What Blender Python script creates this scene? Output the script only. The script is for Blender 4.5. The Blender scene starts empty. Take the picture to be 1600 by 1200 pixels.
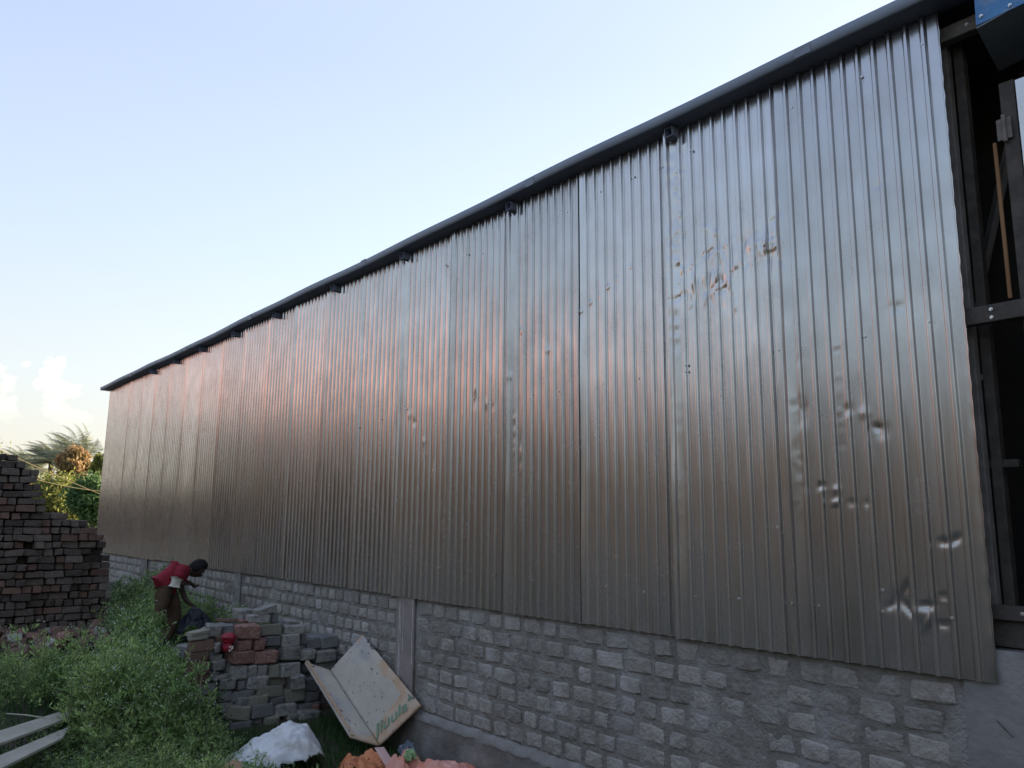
import bpy, bmesh, math, random
import numpy as np
from mathutils import Vector, Matrix, noise
random.seed(7); rng = np.random.default_rng(7)
SC = bpy.context.scene
COL = SC.collection
V = Vector

# ------------------------------------------------------------------ camera
F = 1235.0                                  # focal length in photo pixels (1600 wide)
CAM = np.array([0.0, -4.125, 2.1875])
_x = -np.array([-1045.0, -203.0, -F]); _x /= np.linalg.norm(_x)
_z = np.array([87.0, 7300.0, -F]); _z = _z - _x * _z.dot(_x); _z /= np.linalg.norm(_z)
ROT = np.array([_x, np.cross(_z, _x), _z])
cd = bpy.data.cameras.new('camera'); co = bpy.data.objects.new('camera', cd); COL.objects.link(co)
cd.sensor_width = 36.0; cd.lens = F / 1600 * 36.0; cd.clip_start = 0.05; cd.clip_end = 3000
co.matrix_world = Matrix([list(ROT[0]) + [CAM[0]], list(ROT[1]) + [CAM[1]], list(ROT[2]) + [CAM[2]], [0, 0, 0, 1]])
SC.camera = co

# ------------------------------------------------------------------ exposure, sun and sky
SC.view_settings.view_transform = 'Standard'; SC.view_settings.look = 'None'
SC.view_settings.gamma = 1.0; SC.view_settings.use_curve_mapping = False
SC.view_settings.exposure = 2.05
SUN_AZ = math.radians(96.0)                # direction towards the sun, from +X counter-clockwise
SUN_EL = math.radians(9.0)
sund = V((math.cos(SUN_AZ) * math.cos(SUN_EL), math.sin(SUN_AZ) * math.cos(SUN_EL), math.sin(SUN_EL)))
sl = bpy.data.lights.new('sun', 'SUN'); sl.energy = 3.4; sl.angle = math.radians(0.6); sl.color = (1.0, 0.80, 0.56)
so = bpy.data.objects.new('sun', sl); COL.objects.link(so)
so.rotation_euler = sund.to_track_quat('Z', 'Y').to_euler()
W_ = bpy.data.worlds.new('World'); SC.world = W_; W_.use_nodes = True

def rayd(u, v):
    d = ROT @ np.array([u - 800.0, 600.0 - v, -F]); return d / np.linalg.norm(d)

def build_world():
    nt = W_.node_tree; N = nt.nodes; L = nt.links; N.clear()
    def nd(t, **k):
        n = N.new(t)
        for a, b in k.items(): setattr(n, a, b)
        return n
    def mth(op, a, b=None, c=None, clamp=False):
        n = nd('ShaderNodeMath', operation=op, use_clamp=clamp)
        for i, q in enumerate((a, b, c)):
            if q is None: continue
            if isinstance(q, (int, float)): n.inputs[i].default_value = q
            else: L.new(q, n.inputs[i])
        return n.outputs[0]
    def vm(op, a, b):
        n = nd('ShaderNodeVectorMath', operation=op)
        for i, q in enumerate((a, b)):
            if isinstance(q, (tuple, list)): n.inputs[i].default_value = q
            else: L.new(q, n.inputs[i])
        return n
    def mix(f, a, b):
        n = nd('ShaderNodeMix', data_type='RGBA')
        if isinstance(f, (int, float)): n.inputs[0].default_value = f
        else: L.new(f, n.inputs[0])
        for i, q in ((6, a), (7, b)):
            if isinstance(q, tuple): n.inputs[i].default_value = q
            else: L.new(q, n.inputs[i])
        return n.outputs[2]
    sky = nd('ShaderNodeTexSky', sky_type='NISHITA'); sky.sun_disc = False
    sky.sun_elevation = SUN_EL; sky.sun_rotation = math.pi / 2 - SUN_AZ
    sky.dust_density = 2.5; sky.air_density = 1.0; sky.ozone_density = 1.6
    tc = nd('ShaderNodeTexCoord'); d = vm('NORMALIZE', tc.outputs['Generated'], (0, 0, 0)).outputs[0]
    sep = nd('ShaderNodeSeparateXYZ'); L.new(d, sep.inputs[0]); z = sep.outputs[2]
    el = mth('MAXIMUM', z, 0.0)
    # a thin high veil whitens the whole sky; it is warmer low down and brighter towards the sun
    ramp = nd('ShaderNodeValToRGB'); L.new(el, ramp.inputs[0]); cr = ramp.color_ramp
    S = SKYK
    stops = [(0.0, (1.20, 1.10, .92)), (.07, (1.19, 1.13, 1.01)), (.16, (1.12, 1.17, 1.19)), (.32, (.93, 1.08, 1.23)), (.52, (.78, .92, 1.32)), (1.0, (.74, .85, 1.08))]
    while len(cr.elements) < len(stops): cr.elements.new(.5)
    for e, (p, c) in zip(cr.elements, stops):
        e.position = p; e.color = (c[0] * S, c[1] * S, c[2] * S, 1)
    # the half of the sky round the sun is bright and pale, the half behind the viewer much dimmer
    cs = vm('DOT_PRODUCT', d, tuple(sund)).outputs['Value']
    A = mth('MULTIPLY_ADD', mth('POWER', mth('MULTIPLY_ADD', cs, .5, .5, clamp=True), 1.5), .38, .62)
    sc = nd('ShaderNodeVectorMath', operation='SCALE'); L.new(ramp.outputs[0], sc.inputs[0]); L.new(A, sc.inputs['Scale'])
    base = mix(VEIL, sky.outputs[0], sc.outputs[0])
    # cumulus towers low in the sky, given by their directions
    nz = nd('ShaderNodeTexNoise'); nz.inputs['Scale'].default_value = 34; nz.inputs['Detail'].default_value = 7; nz.inputs['Roughness'].default_value = .62
    L.new(d, nz.inputs['Vector'])
    nn = mth('SUBTRACT', nz.outputs[0], .5)
    blobs = [(88, 572, 17), (78, 592, 22), (92, 612, 26), (84, 636, 28), (104, 652, 24), (60, 600, 14), (128, 658, 16), (8, 600, 24), (10, 640, 26), (40, 570, 7), (-60, 620, 60), (-190, 640, 80)]
    m = None
    for u, v, r in blobs:
        c = rayd(u, v); dist = vm('DISTANCE', d, tuple(c)).outputs['Value']
        q = mth('DIVIDE', mth('SUBTRACT', r / F * .86, dist), r / F)
        m = q if m is None else mth('SMOOTH_MAX', m, q, .15)
    m = mth('MULTIPLY', mth('ADD', mth('SUBTRACT', m, .12), mth('MULTIPLY', nn, 3.0)), 3.0, clamp=True)
    fade = mth('MULTIPLY', mth('SUBTRACT', z, float(rayd(100, 672)[2])), 22.0, clamp=True)
    m = mth('MULTIPLY', m, mth('MULTIPLY', fade, .82))
    shade = mth('MULTIPLY_ADD', nn, 1.2, .75, clamp=True)
    ccol = mix(shade, (.90 * S, .86 * S, .82 * S, 1), (1.5 * S, 1.45 * S, 1.2 * S, 1))
    # sunset-lit cloud bank low in the sky opposite the sun
    ac = tuple(V((math.cos(math.radians(217)), math.sin(math.radians(217)), 0)))
    az = mth('MULTIPLY', mth('SUBTRACT', vm('DOT_PRODUCT', d, ac).outputs['Value'], .948), 55.0, clamp=True)
    n3 = nd('ShaderNodeTexNoise'); n3.inputs['Scale'].default_value = 5; n3.inputs['Detail'].default_value = 6; L.new(d, n3.inputs[0])
    hb = mth('MULTIPLY_ADD', mth('SUBTRACT', n3.outputs[0], .5), .35, z)
    up_ = mth('MULTIPLY', mth('SUBTRACT', .30, hb), 9.0, clamp=True)
    bank = mth('MULTIPLY', mth('MULTIPLY', az, up_), .95)
    base = mix(bank, base, (2.1 * S, .98 * S, .70 * S, 1))
    # low stratus streaks all round the horizon
    mp = nd('ShaderNodeMapping'); mp.inputs['Scale'].default_value = (2.2, 2.2, 16); L.new(d, mp.inputs[0])
    n2 = nd('ShaderNodeTexNoise'); n2.inputs['Scale'].default_value = 2.2; n2.inputs['Detail'].default_value = 5; L.new(mp.outputs[0], n2.inputs[0])
    band = mth('MULTIPLY', mth('MULTIPLY', mth('SUBTRACT', n2.outputs[0], .5), 1.6, clamp=True), mth('SUBTRACT', 1.0, mth('MULTIPLY', el, 3.2), clamp=True))
    b2 = mix(mth('MULTIPLY', band, .5), base, (.95 * S, .90 * S, .84 * S, 1))
    out = mix(m, b2, ccol)
    bg = nd('ShaderNodeBackground'); bg.inputs[1].default_value = 0.12; L.new(out, bg.inputs[0])
    o = nd('ShaderNodeOutputWorld'); L.new(bg.outputs[0], o.inputs[0])
SKYK = 2.0; VEIL = 0.85
build_world()

# ------------------------------------------------------------------ helpers
def at_y(u, v, y=0.0):
    d = rayd(u, v); t = (y - CAM[1]) / d[1]; return V(CAM + t * d)
def at_x(u, v, x):
    d = rayd(u, v); t = (x - CAM[0]) / d[0]; return V(CAM + t * d)
def at_z(u, v, z):
    d = rayd(u, v); t = (z - CAM[2]) / d[2]; return V(CAM + t * d)
def depth_of(p): return -(ROT.T @ (np.array(p) - CAM))[2]
def tag(o, label=None, cat=None, group=None, kind=None):
    if label: o['label'] = label
    if cat: o['category'] = cat
    if group: o['group'] = group
    if kind: o['kind'] = kind
    return o
def empty(name, loc=(0, 0, 0), label=None, cat=None, group=None):
    o = bpy.data.objects.new(name, None); COL.objects.link(o); o.location = loc; o.empty_display_size = .1
    return tag(o, label, cat, group)
def link(name, me, mat=None, parent=None, smooth=False):
    if mat is not None:
        for m in (mat if isinstance(mat, (list, tuple)) else [mat]): me.materials.append(m)
    if smooth: me.polygons.foreach_set('use_smooth', [True] * len(me.polygons))
    o = bpy.data.objects.new(name, me); COL.objects.link(o)
    if parent is not None:
        o.parent = parent; o.matrix_parent_inverse = Matrix.Translation(-V(parent.location))
    return o
def mesh_np(name, vs, fs, uv=None):
    """vs (n,3), fs (m,k) all faces the same size"""
    me = bpy.data.meshes.new(name); vs = np.asarray(vs, np.float32); fs = np.asarray(fs, np.int32); k = fs.shape[1]
    me.vertices.add(len(vs)); me.vertices.foreach_set('co', vs.ravel())
    me.loops.add(fs.size); me.loops.foreach_set('vertex_index', fs.ravel())
    me.polygons.add(len(fs)); me.polygons.foreach_set('loop_start', np.arange(len(fs), dtype=np.int32) * k)
    me.update(calc_edges=True); me.validate(); return me
def bm_box(bm, lo, hi, mi=0):
    vs = [bm.verts.new((x, y, z)) for x in (lo[0], hi[0]) for y in (lo[1], hi[1]) for z in (lo[2], hi[2])]
    for f in ((0, 1, 3, 2), (4, 6, 7, 5), (0, 4, 5, 1), (2, 3, 7, 6), (0, 2, 6, 4), (1, 5, 7, 3)):
        bm.faces.new([vs[i] for i in f]).material_index = mi
def bm_slab(bm, quad, n, th):
    """prism of a polygon pushed th along -n"""
    a = [bm.verts.new(V(p)) for p in quad]; b = [bm.verts.new(V(p) - V(n) * th) for p in quad]; k = len(quad)
    bm.faces.new(a); bm.faces.new(b[::-1])
    for i in range(k): bm.faces.new((a[i], b[i], b[(i + 1) % k], a[(i + 1) % k]))
def done(bm, name):
    bmesh.ops.recalc_face_normals(bm, faces=bm.faces); me = bpy.data.meshes.new(name); bm.to_mesh(me); bm.free(); return me
def box_obj(name, lo, hi, mat, parent=None, bev=0.0):
    bm = bmesh.new(); bm_box(bm, lo, hi)
    if bev: bmesh.ops.bevel(bm, geom=bm.edges[:], offset=bev, segments=1, affect='EDGES')
    return link(name, done(bm, name), mat, parent)
def tube_bm(bm, pts, r, n=6, r2=None):
    pts = [V(p) for p in pts]; rings = []
    for i, p in enumerate(pts):
        t = (pts[min(i + 1, len(pts) - 1)] - pts[max(i - 1, 0)]).normalized()
        a = t.orthogonal().normalized(); b = t.cross(a); rr = r if r2 is None else r + (r2 - r) * i / max(1, len(pts) - 1)
        rings.append([bm.verts.new(p + (a * math.cos(q) + b * math.sin(q)) * rr) for q in [2 * math.pi * k / n for k in range(n)]])
    for s, t in zip(rings, rings[1:]):
        for k in range(n): bm.faces.new((s[k], s[(k + 1) % n], t[(k + 1) % n], t[k]))
    bm.faces.new(rings[0][::-1]); bm.faces.new(rings[-1])
def fbm(x, y, z=0.0, o=4): return noise.fractal(V((x, y, z)), 1.0, 2.0, o)

# ------------------------------------------------------------------ materials
def mat(name, c1, c2=None, rough=.85, scale=6.0, detail=6, metal=0.0, bump=0.0, bscale=None, c3=None, s3=1.5, rnd=0.0, spec=.3, stretch=None, island=0.0, transl=0.0, bdist=.02, lo=.35, hi=.65, obj=True):
    m = bpy.data.materials.new(name); m.use_nodes = True; nt = m.node_tree; N = nt.nodes; L = nt.links
    b = N['Principled BSDF']; b.inputs['Roughness'].default_value = rough; b.inputs['Metallic'].default_value = metal
    b.inputs['Specular IOR Level'].default_value = spec
    if transl:
        b.inputs['Transmission Weight'].default_value = 0
    tc = N.new('ShaderNodeTexCoord'); src = tc.outputs['Object' if obj else 'Generated']
    geo = N.new('ShaderNodeNewGeometry')
    if not obj: src = geo.outputs['Position']
    if stretch:
        mp = N.new('ShaderNodeMapping'); mp.inputs['Scale'].default_value = stretch; L.new(src, mp.inputs[0]); src = mp.outputs[0]
    oi = N.new('ShaderNodeObjectInfo')
    if rnd and obj:
        ad = N.new('ShaderNodeVectorMath'); ad.operation = 'ADD'; mu = N.new('ShaderNodeVectorMath'); mu.operation = 'SCALE'
        L.new(oi.outputs['Random'], mu.inputs['Scale']); mu.inputs[0].default_value = (37, 17, 29)
        L.new(src, ad.inputs[0]); L.new(mu.outputs[0], ad.inputs[1]); src = ad.outputs[0]
    def nz(s, d=detail):
        n = N.new('ShaderNodeTexNoise'); n.inputs['Scale'].default_value = s; n.inputs['Detail'].default_value = d; n.inputs['Roughness'].default_value = .6
        L.new(src, n.inputs['Vector']); return n.outputs[0]
    def mr(x, a, bb):
        n = N.new('ShaderNodeMapRange'); n.inputs[1].default_value = a; n.inputs[2].default_value = bb; L.new(x, n.inputs[0]); return n.outputs[0]
    def mix(f, a, c, t='MIX'):
        n = N.new('ShaderNodeMix'); n.data_type = 'RGBA'; n.blend_type = t
        if isinstance(f, float): n.inputs[0].default_value = f
        else: L.new(f, n.inputs[0])
        for i, q in ((6, a), (7, c)):
            if isinstance(q, tuple): n.inputs[i].default_value = tuple(q) + (1,)
            else: L.new(q, n.inputs[i])
        return n.outputs[2]
    col = c1
    if c2: col = mix(mr(nz(scale), lo, hi), c1, c2)
    if c3: col = mix(mr(nz(s3, 4), .5, .68), col, c3)
    if rnd or island:
        rs = oi.outputs['Random'] if rnd else geo.outputs['Random Per Island']; k = rnd or island
        n = N.new('ShaderNodeMapRange'); n.inputs[3].default_value = 1 - k; n.inputs[4].default_value = 1 + k; L.new(rs, n.inputs[0])
        cc = N.new('ShaderNodeCombineColor'); [L.new(n.outputs[0], cc.inputs[i]) for i in range(3)]
        col = mix(1.0, col, cc.outputs[0], 'MULTIPLY')
    if isinstance(col, tuple): b.inputs['Base Color'].default_value = tuple(col) + (1,)
    else: L.new(col, b.inputs['Base Color'])
    if bump:
        bn = N.new('ShaderNodeBump'); bn.inputs['Strength'].default_value = bump; bn.inputs['Distance'].default_value = bdist
        L.new(nz(bscale or scale * 4, 8), bn.inputs['Height']); L.new(bn.outputs[0], b.inputs['Normal'])
    if transl:
        tr = N.new('ShaderNodeBsdfTranslucent'); ms = N.new('ShaderNodeMixShader'); ms.inputs[0].default_value = transl
        if isinstance(col, tuple): tr.inputs[0].default_value = tuple(col) + (1,)
        else: L.new(col, tr.inputs[0])
        L.new(b.outputs[0], ms.inputs[1]); L.new(tr.outputs[0], ms.inputs[2]); L.new(ms.outputs[0], N['Material Output'].inputs[0])
    return m

def metal_mat(name='galvanised_sheet', base=(.565, .57, .585), base2=(.50, .50, .505)):
    m = bpy.data.materials.new(name); m.use_nodes = True; nt = m.node_tree; N = nt.nodes; L = nt.links
    b = N['Principled BSDF']; b.inputs['Metallic'].default_value = 1.0
    g = N.new('ShaderNodeNewGeometry'); oi = N.new('ShaderNodeObjectInfo')
    def nz(sc, s, d=5, rndm=False):
        mp = N.new('ShaderNodeMapping'); mp.inputs['Scale'].default_value = sc; L.new(g.outputs['Position'], mp.inputs[0])
        n = N.new('ShaderNodeTexNoise'); n.inputs['Scale'].default_value = s; n.inputs['Detail'].default_value = d; n.inputs['Roughness'].default_value = .6
        n.noise_dimensions = '4D'; L.new(oi.outputs['Random'], n.inputs['W']); L.new(mp.outputs[0], n.inputs['Vector']); return n.outputs[0]
    def mr(x, a, bb, c, d):
        n = N.new('ShaderNodeMapRange'); n.inputs[1].default_value = a; n.inputs[2].default_value = bb; n.inputs[3].default_value = c; n.inputs[4].default_value = d; L.new(x, n.inputs[0]); return n.outputs[0]
    streak = nz((1, 1, .06), 22); blot = nz((1, 1, .7), 5); fine = nz((1, 1, .25), 120, 3)
    mx = N.new('ShaderNodeMix'); mx.data_type = 'RGBA'; L.new(mr(blot, .35, .68, 0, 1), mx.inputs[0]); mx.inputs[6].default_value = base + (1,); mx.inputs[7].default_value = base2 + (1,)
    mx2 = N.new('ShaderNodeMix'); mx2.data_type = 'RGBA'; L.new(mr(streak, .5, .8, 0, .28), mx2.inputs[0]); L.new(mx.outputs[2], mx2.inputs[6]); mx2.inputs[7].default_value = (.40, .38, .37, 1)
    # every sheet has its own tone; dust and splashed mud cling to the foot
    tone = N.new('ShaderNodeCombineColor'); tv = mr(oi.outputs['Random'], 0, 1, .88, 1.10); [L.new(tv, tone.inputs[i]) for i in range(3)]
    mm = N.new('ShaderNodeMix'); mm.data_type = 'RGBA'; mm.blend_type = 'MULTIPLY'; mm.inputs[0].default_value = 1; L.new(mx2.outputs[2], mm.inputs[6]); L.new(tone.outputs[0], mm.inputs[7])
    sp = N.new('ShaderNodeSeparateXYZ'); L.new(g.outputs['Position'], sp.inputs[0]); hz = mr(sp.outputs[2], 2.5, 1.45, 0, 1)
    du = N.new('ShaderNodeMath'); du.operation = 'MULTIPLY'; du.use_clamp = True; L.new(hz, du.inputs[0]); L.new(mr(nz((1, 1, .35), 9, 6), .35, .75, .05, 1.0), du.inputs[1])
    md = N.new('ShaderNodeMix'); md.data_type = 'RGBA'; L.new(du.outputs[0], md.inputs[0]); L.new(mm.outputs[2], md.inputs[6]); md.inputs[7].default_value = (.29, .27, .25, 1)
    L.new(md.outputs[2], b.inputs['Base Color'])
    L.new(mr(du.outputs[0], 0, 1, 1.0, .45), b.inputs['Metallic'])
    ad = N.new('ShaderNodeMath'); ad.operation = 'ADD'; L.new(mr(blot, .3, .7, .19, .29), ad.inputs[0]); L.new(mr(fine, .3, .7, -.01, .015), ad.inputs[1]); L.new(ad.outputs[0], b.inputs['Roughness'])
    bn = N.new('ShaderNodeBump'); bn.inputs['Strength'].default_value = .035; bn.inputs['Distance'].default_value = .004
    L.new(nz((1, 1, .12), 30, 3), bn.inputs['Height'])
    bn2 = N.new('ShaderNodeBump'); bn2.inputs['Strength'].default_value = .0; bn2.inputs['Distance'].default_value = .002
    L.new(nz((1, 1, 1), 45, 4), bn2.inputs['Height']); L.new(bn.outputs[0], bn2.inputs['Normal'])
    L.new(bn2.outputs[0], b.inputs['Normal'])
    return m
M = dict(
 metal=metal_mat(),
 screw=mat('zinc_screw', (.7, .7, .7), rough=.3, metal=1.0),
 roofblue=mat('blue_grey_coated_sheet', (.19, .235, .30), (.22, .27, .34), rough=.5, scale=3, spec=.4),
 roofunder=mat('roof_underside', (.16, .19, .28), (.20, .23, .32), rough=.6, scale=3),
 blue=mat('blue_coated_sheet', (.05, .20, .48), (.07, .27, .58), rough=.4, scale=7, spec=.5, c3=(.25, .35, .5), s3=9),
 steel=mat('weathered_steel', (.17, .155, .145), (.27, .25, .235), rough=.7, scale=9, bump=.3, metal=.2),
 darksteel=mat('dark_painted_steel', (.055, .05, .045), (.10, .09, .08), rough=.6, scale=12, bump=.2),
 timber=mat('raw_timber', (.34, .20, .10), (.22, .12, .06), rough=.8, scale=14, stretch=(1, 1, .1), bump=.3),
 inside=mat('shaded_interior', (.04, .038, .036), (.07, .062, .055), rough=.9, scale=2),  # near-black: shade of the enclosed shed put into the colour
 mortar=mat('grey_mortar', (.19, .18, .165), (.28, .27, .25), rough=.95, scale=4, bump=.9, bscale=24, c3=(.36, .355, .36), s3=2.3, bdist=.035, obj=False),
 brick=mat('grey_wall_brick', (.265, .25, .23), (.365, .35, .325), rough=.92, scale=11, bump=.8, bscale=40, rnd=.20, c3=(.43, .42, .42), s3=3.3, bdist=.03, obj=False),
 plaster=mat('cement_render', (.20, .20, .205), (.27, .265, .265), rough=.93, scale=3, bump=.5, bscale=22, c3=(.33, .33, .34), s3=1.4, bdist=.02),
 plinth=mat('concrete_plinth', (.135, .13, .12), (.21, .20, .19), rough=.93, scale=2.5, bump=.5, bscale=14, c3=(.27, .265, .26), s3=2.2, bdist=.03),
 ledge=mat('pale_mortar_ledge', (.20, .195, .19), (.28, .275, .27), rough=.93, scale=9, bump=.6, bscale=30),
 column=mat('pinkish_concrete', (.31, .275, .26), (.25, .225, .215), rough=.93, scale=7, bump=.4, bscale=35),
 drip=mat('white_lime_drip', (.62, .62, .62), (.45, .45, .45), rough=.9, scale=14),
 stackb=mat('dark_weathered_brick', (.085, .066, .054), (.15, .118, .098), rough=.95, scale=8, bump=.6, bscale=40, rnd=.45, c3=(.17, .155, .15), s3=5),
 stackc=mat('reddish_dark_brick', (.14, .085, .066), (.19, .125, .10), rough=.95, scale=8, bump=.6, bscale=40, rnd=.35),
 blockg=mat('grey_block', (.27, .265, .25), (.38, .37, .345), rough=.93, scale=7, bump=.7, bscale=34, rnd=.22, c3=(.15, .16, .165), s3=3),
 blockd=mat('dark_slate_block', (.15, .155, .16), (.22, .22, .22), rough=.93, scale=7, bump=.6, bscale=34, rnd=.2),
 blockr=mat('pink_red_brick', (.33, .17, .14), (.24, .13, .11), rough=.93, scale=9, bump=.7, bscale=38, rnd=.15, c3=(.42, .33, .29), s3=6),
 blockb=mat('brown_brick', (.16, .10, .075), (.20, .14, .11), rough=.93, scale=9, bump=.7, bscale=38, rnd=.2),
 blockv=mat('greenish_block', (.23, .225, .175), (.32, .31, .26), rough=.93, scale=9, bump=.7, bscale=38, rnd=.2),
 soil=mat('dark_soil', (.055, .050, .038), (.10, .088, .068), rough=.97, scale=7, bump=.8, bscale=22, c3=(.045, .07, .03), s3=1.3, bdist=.05),
 weed=mat('weed_leaf', (.18, .32, .10), (.35, .46, .17), rough=.6, scale=2.4, detail=3, island=.5, transl=.35, c3=(.035, .10, .045), s3=.9, obj=False),
 grass=mat('grass_blade', (.03, .09, .025), (.06, .13, .035), rough=.65, scale=3, island=.4, transl=.3, obj=False),
 flower=mat('weed_flower', (.62, .68, .55), rough=.8, transl=.3),
 stem=mat('weed_stem', (.13, .16, .08), rough=.8),
 leafy=mat('broad_leaf', (.05, .12, .03), (.11, .19, .045), rough=.5, scale=6, island=.35, transl=.3),
 drystem=mat('dry_stem', (.34, .28, .16), rough=.8),
 sack=mat('white_woven_sack', (.58, .60, .64), (.70, .72, .75), rough=.8, scale=5, bump=.5, bscale=14, bdist=.03, c3=(.46, .45, .43), s3=7),
 salmon=mat('salmon_sack', (.62, .24, .17), (.70, .32, .24), rough=.7, scale=5, bump=.4, bscale=18, c3=(.75, .42, .36), s3=4),
 orange=mat('orange_sack', (.58, .20, .09), (.66, .28, .14), rough=.7, scale=5, bump=.4, bscale=18),
 pinkp=mat('pale_pink_paper', (.72, .52, .50), (.62, .42, .40), rough=.7, scale=9),
 ink=mat('dark_print', (.11, .07, .10), rough=.8),
 bluepl=mat('bluish_plastic', (.10, .13, .17), (.20, .24, .30), rough=.35, scale=9, bump=.4),
 greenpl=mat('green_wrapper', (.20, .42, .16), (.45, .60, .35), rough=.5, scale=8),
 panel=mat('dusty_cement_coated_board', (.44, .41, .36), (.54, .50, .44), rough=.9, scale=3.2, bump=.35, bscale=22, c3=(.37, .38, .40), s3=3),
 card=mat('tan_board', (.48, .34, .23), (.56, .42, .31), rough=.85, scale=5, bump=.2, c3=(.5, .44, .36), s3=5),
 green=mat('green_paint', (.10, .27, .17), (.24, .33, .25), rough=.7, scale=30),
 plank=mat('pale_plank', (.30, .29, .25), (.38, .36, .31), rough=.85, scale=8, stretch=(1, 1, 1), bump=.3),
 brownc=mat('brown_cardboard', (.33, .20, .12), (.38, .25, .15), rough=.85, scale=8),
 shirt=mat('red_shirt', (.27, .02, .04), (.19, .014, .028), rough=.85, scale=9, bump=.5, bscale=16),
 cream=mat('cream_sleeve', (.52, .50, .44), rough=.85),
 pants=mat('brown_trousers', (.095, .062, .038), (.07, .048, .03), rough=.9, scale=7, bump=.6, bscale=14),
 skin=mat('dark_skin', (.055, .032, .024), rough=.5, spec=.4),
 hair=mat('black_hair', (.008, .008, .009), rough=.8, bump=.6, bscale=60),
 shoe=mat('black_shoe', (.02, .02, .02), rough=.6),
 black=mat('black_plastic_bag', (.012, .016, .025), (.02, .025, .035), rough=.35, scale=9, bump=.6, bscale=12, bdist=.05),
 redp=mat('red_packet', (.34, .02, .04), (.20, .012, .03), rough=.45, scale=14, bump=.8, bscale=25),
 whitep=mat('white_print', (.75, .72, .68), rough=.5),
 bark=mat('bark', (.10, .075, .05), (.17, .13, .09), rough=.95, scale=10, bump=.5),
 palm=mat('palm_frond', (.19, .22, .15), (.27, .30, .20), rough=.6, scale=2, island=.3, transl=.25),
 yellowt=mat('yellow_green_foliage', (.22, .26, .07), (.32, .33, .10), rough=.7, scale=1.2, island=.35, transl=.5),
 oranget=mat('orange_brown_foliage', (.40, .24, .13), (.34, .30, .14), rough=.7, scale=1.5, island=.35, transl=.5),
 greent=mat('deep_green_foliage', (.085, .17, .06), (.15, .25, .09), rough=.6, scale=1.2, island=.35, transl=.35),
 belt=mat('distant_foliage', (.060, .055, .052), (.085, .077, .070), rough=.85, scale=.4, island=.3),
 wire=mat('pale_cable', (.45, .36, .18), rough=.5),
)

# ------------------------------------------------------------------ ground
GX = [-400, -60, -30, -20, -14, -12, -11.5, -10.5, -10, -9, -8, -7, -6, -4, 0, 30, 400]
GZ = [0, 0, .5, .95, .95, .85, .80, .66, .62, .52, .38, .22, .12, .05, 0, 0, 0]
def gz(x, y):
    h = float(np.interp(x, GX, GZ)); k = 1.0
    if y < -6: k = max(0.0, 1 - (-6 - y) / 12)
    n = .05 * fbm(x * .9, y * .9, 3, 3) + .02 * fbm(x * 4, y * 4, 1, 3) if -20 < x < 6 and -12 < y < 4 else 0
    return h * k + n - .02
def make_ground():
    xs = sorted(set([-2500, -1200, -600, -300, -150, -90, -60, -45, -35, -28] + list(np.arange(-24, 8.01, .16)) + [10, 14, 20, 30, 50, 90, 200, 600, 1500, 2500]))
    ys = sorted(set([-2500, -1200, -500, -200, -90, -50, -30, -20, -15, -11] + list(np.arange(-8, 2.01, .16)) + [4, 8, 14, 25, 50, 100, 300, 900, 2500]))
    vs = [(x, y, gz(x, y)) for x in xs for y in ys]; ny = len(ys)
    fs = [(i * ny + j, (i + 1) * ny + j, (i + 1) * ny + j + 1, i * ny + j + 1) for i in range(len(xs) - 1) for j in range(ny - 1)]
    o = link('ground', mesh_np('ground', vs, fs), M['soil'], smooth=True); tag(o, kind='structure')
make_ground()

# ------------------------------------------------------------------ the brick wall and its concrete
XR = -1.62                                   # where the brick panel ends and the render begins
XL = -18.6
Z_TOP = 1.62
def rough_box(seed, ch=.14, jit=.05):
    """unit box with chamfered, knocked corners: 44 triangles"""
    r = random.Random(seed); bm = bmesh.new(); bm_box(bm, (-.5, -.5, -.5), (.5, .5, .5))
    for v in bm.verts: v.co += V([r.uniform(-jit, jit) for _ in range(3)])
    bmesh.ops.bevel(bm, geom=bm.edges[:], offset=ch * r.uniform(.7, 1.2), segments=1, affect='EDGES', clamp_overlap=True)
    for v in bm.verts: v.co += V([r.uniform(-jit, jit) * .35 for _ in range(3)])
    return done(bm, 'brick')
def face_brick(seed):
    """unit brick face: irregular octagon outline, proud and chamfered; local y is depth (front at -.5)"""
    r = random.Random(seed); bm = bmesh.new(); c = r.uniform(.05, .16)
    out = []
    for (sx, sz) in ((-1, -1), (1, -1), (1, 1), (-1, 1)):
        cx = c * r.uniform(.4, 1.5); cz = c * r.uniform(.4, 1.5)
        a = (sx * (.5 - cx), sz * .5); b = (sx * .5, sz * (.5 - cz))
        out += [a, b] if (sx * sz < 0) else [b, a]
    out = [(x * r.uniform(.90, 1.04), z * r.uniform(.89, 1.05)) for x, z in out]
    cxm = r.uniform(-.05, .05)
    back = [bm.verts.new((x, .5, z)) for x, z in out]
    mid = [bm.verts.new((x * .99, -.3, z * .99)) for x, z in out]
    fr = [bm.verts.new((x * r.uniform(.80, .92), -.5 + r.uniform(-.05, .08), z * r.uniform(.76, .92))) for x, z in out]
    ce = bm.verts.new((cxm, -.58, r.uniform(-.05, .05)))
    for i in range(8):
        j = (i + 1) % 8
        bm.faces.new((back[i], back[j], mid[j], mid[i])); bm.faces.new((mid[i], mid[j], fr[j], fr[i])); bm.faces.new((fr[i], fr[j], ce))
    return done(bm, 'brick')
FACE = [face_brick(100 + i) for i in range(14)]
for m_ in FACE: m_.materials.append(M['brick'])
def col_x(u, v=905): return at_y(u, v).x
COLS = [(at_y(622, 1000).x, at_y(649, 1000).x), (at_y(366, 930).x, at_y(376, 930).x), (at_y(222, 905).x, at_y(229, 905).x)]

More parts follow.
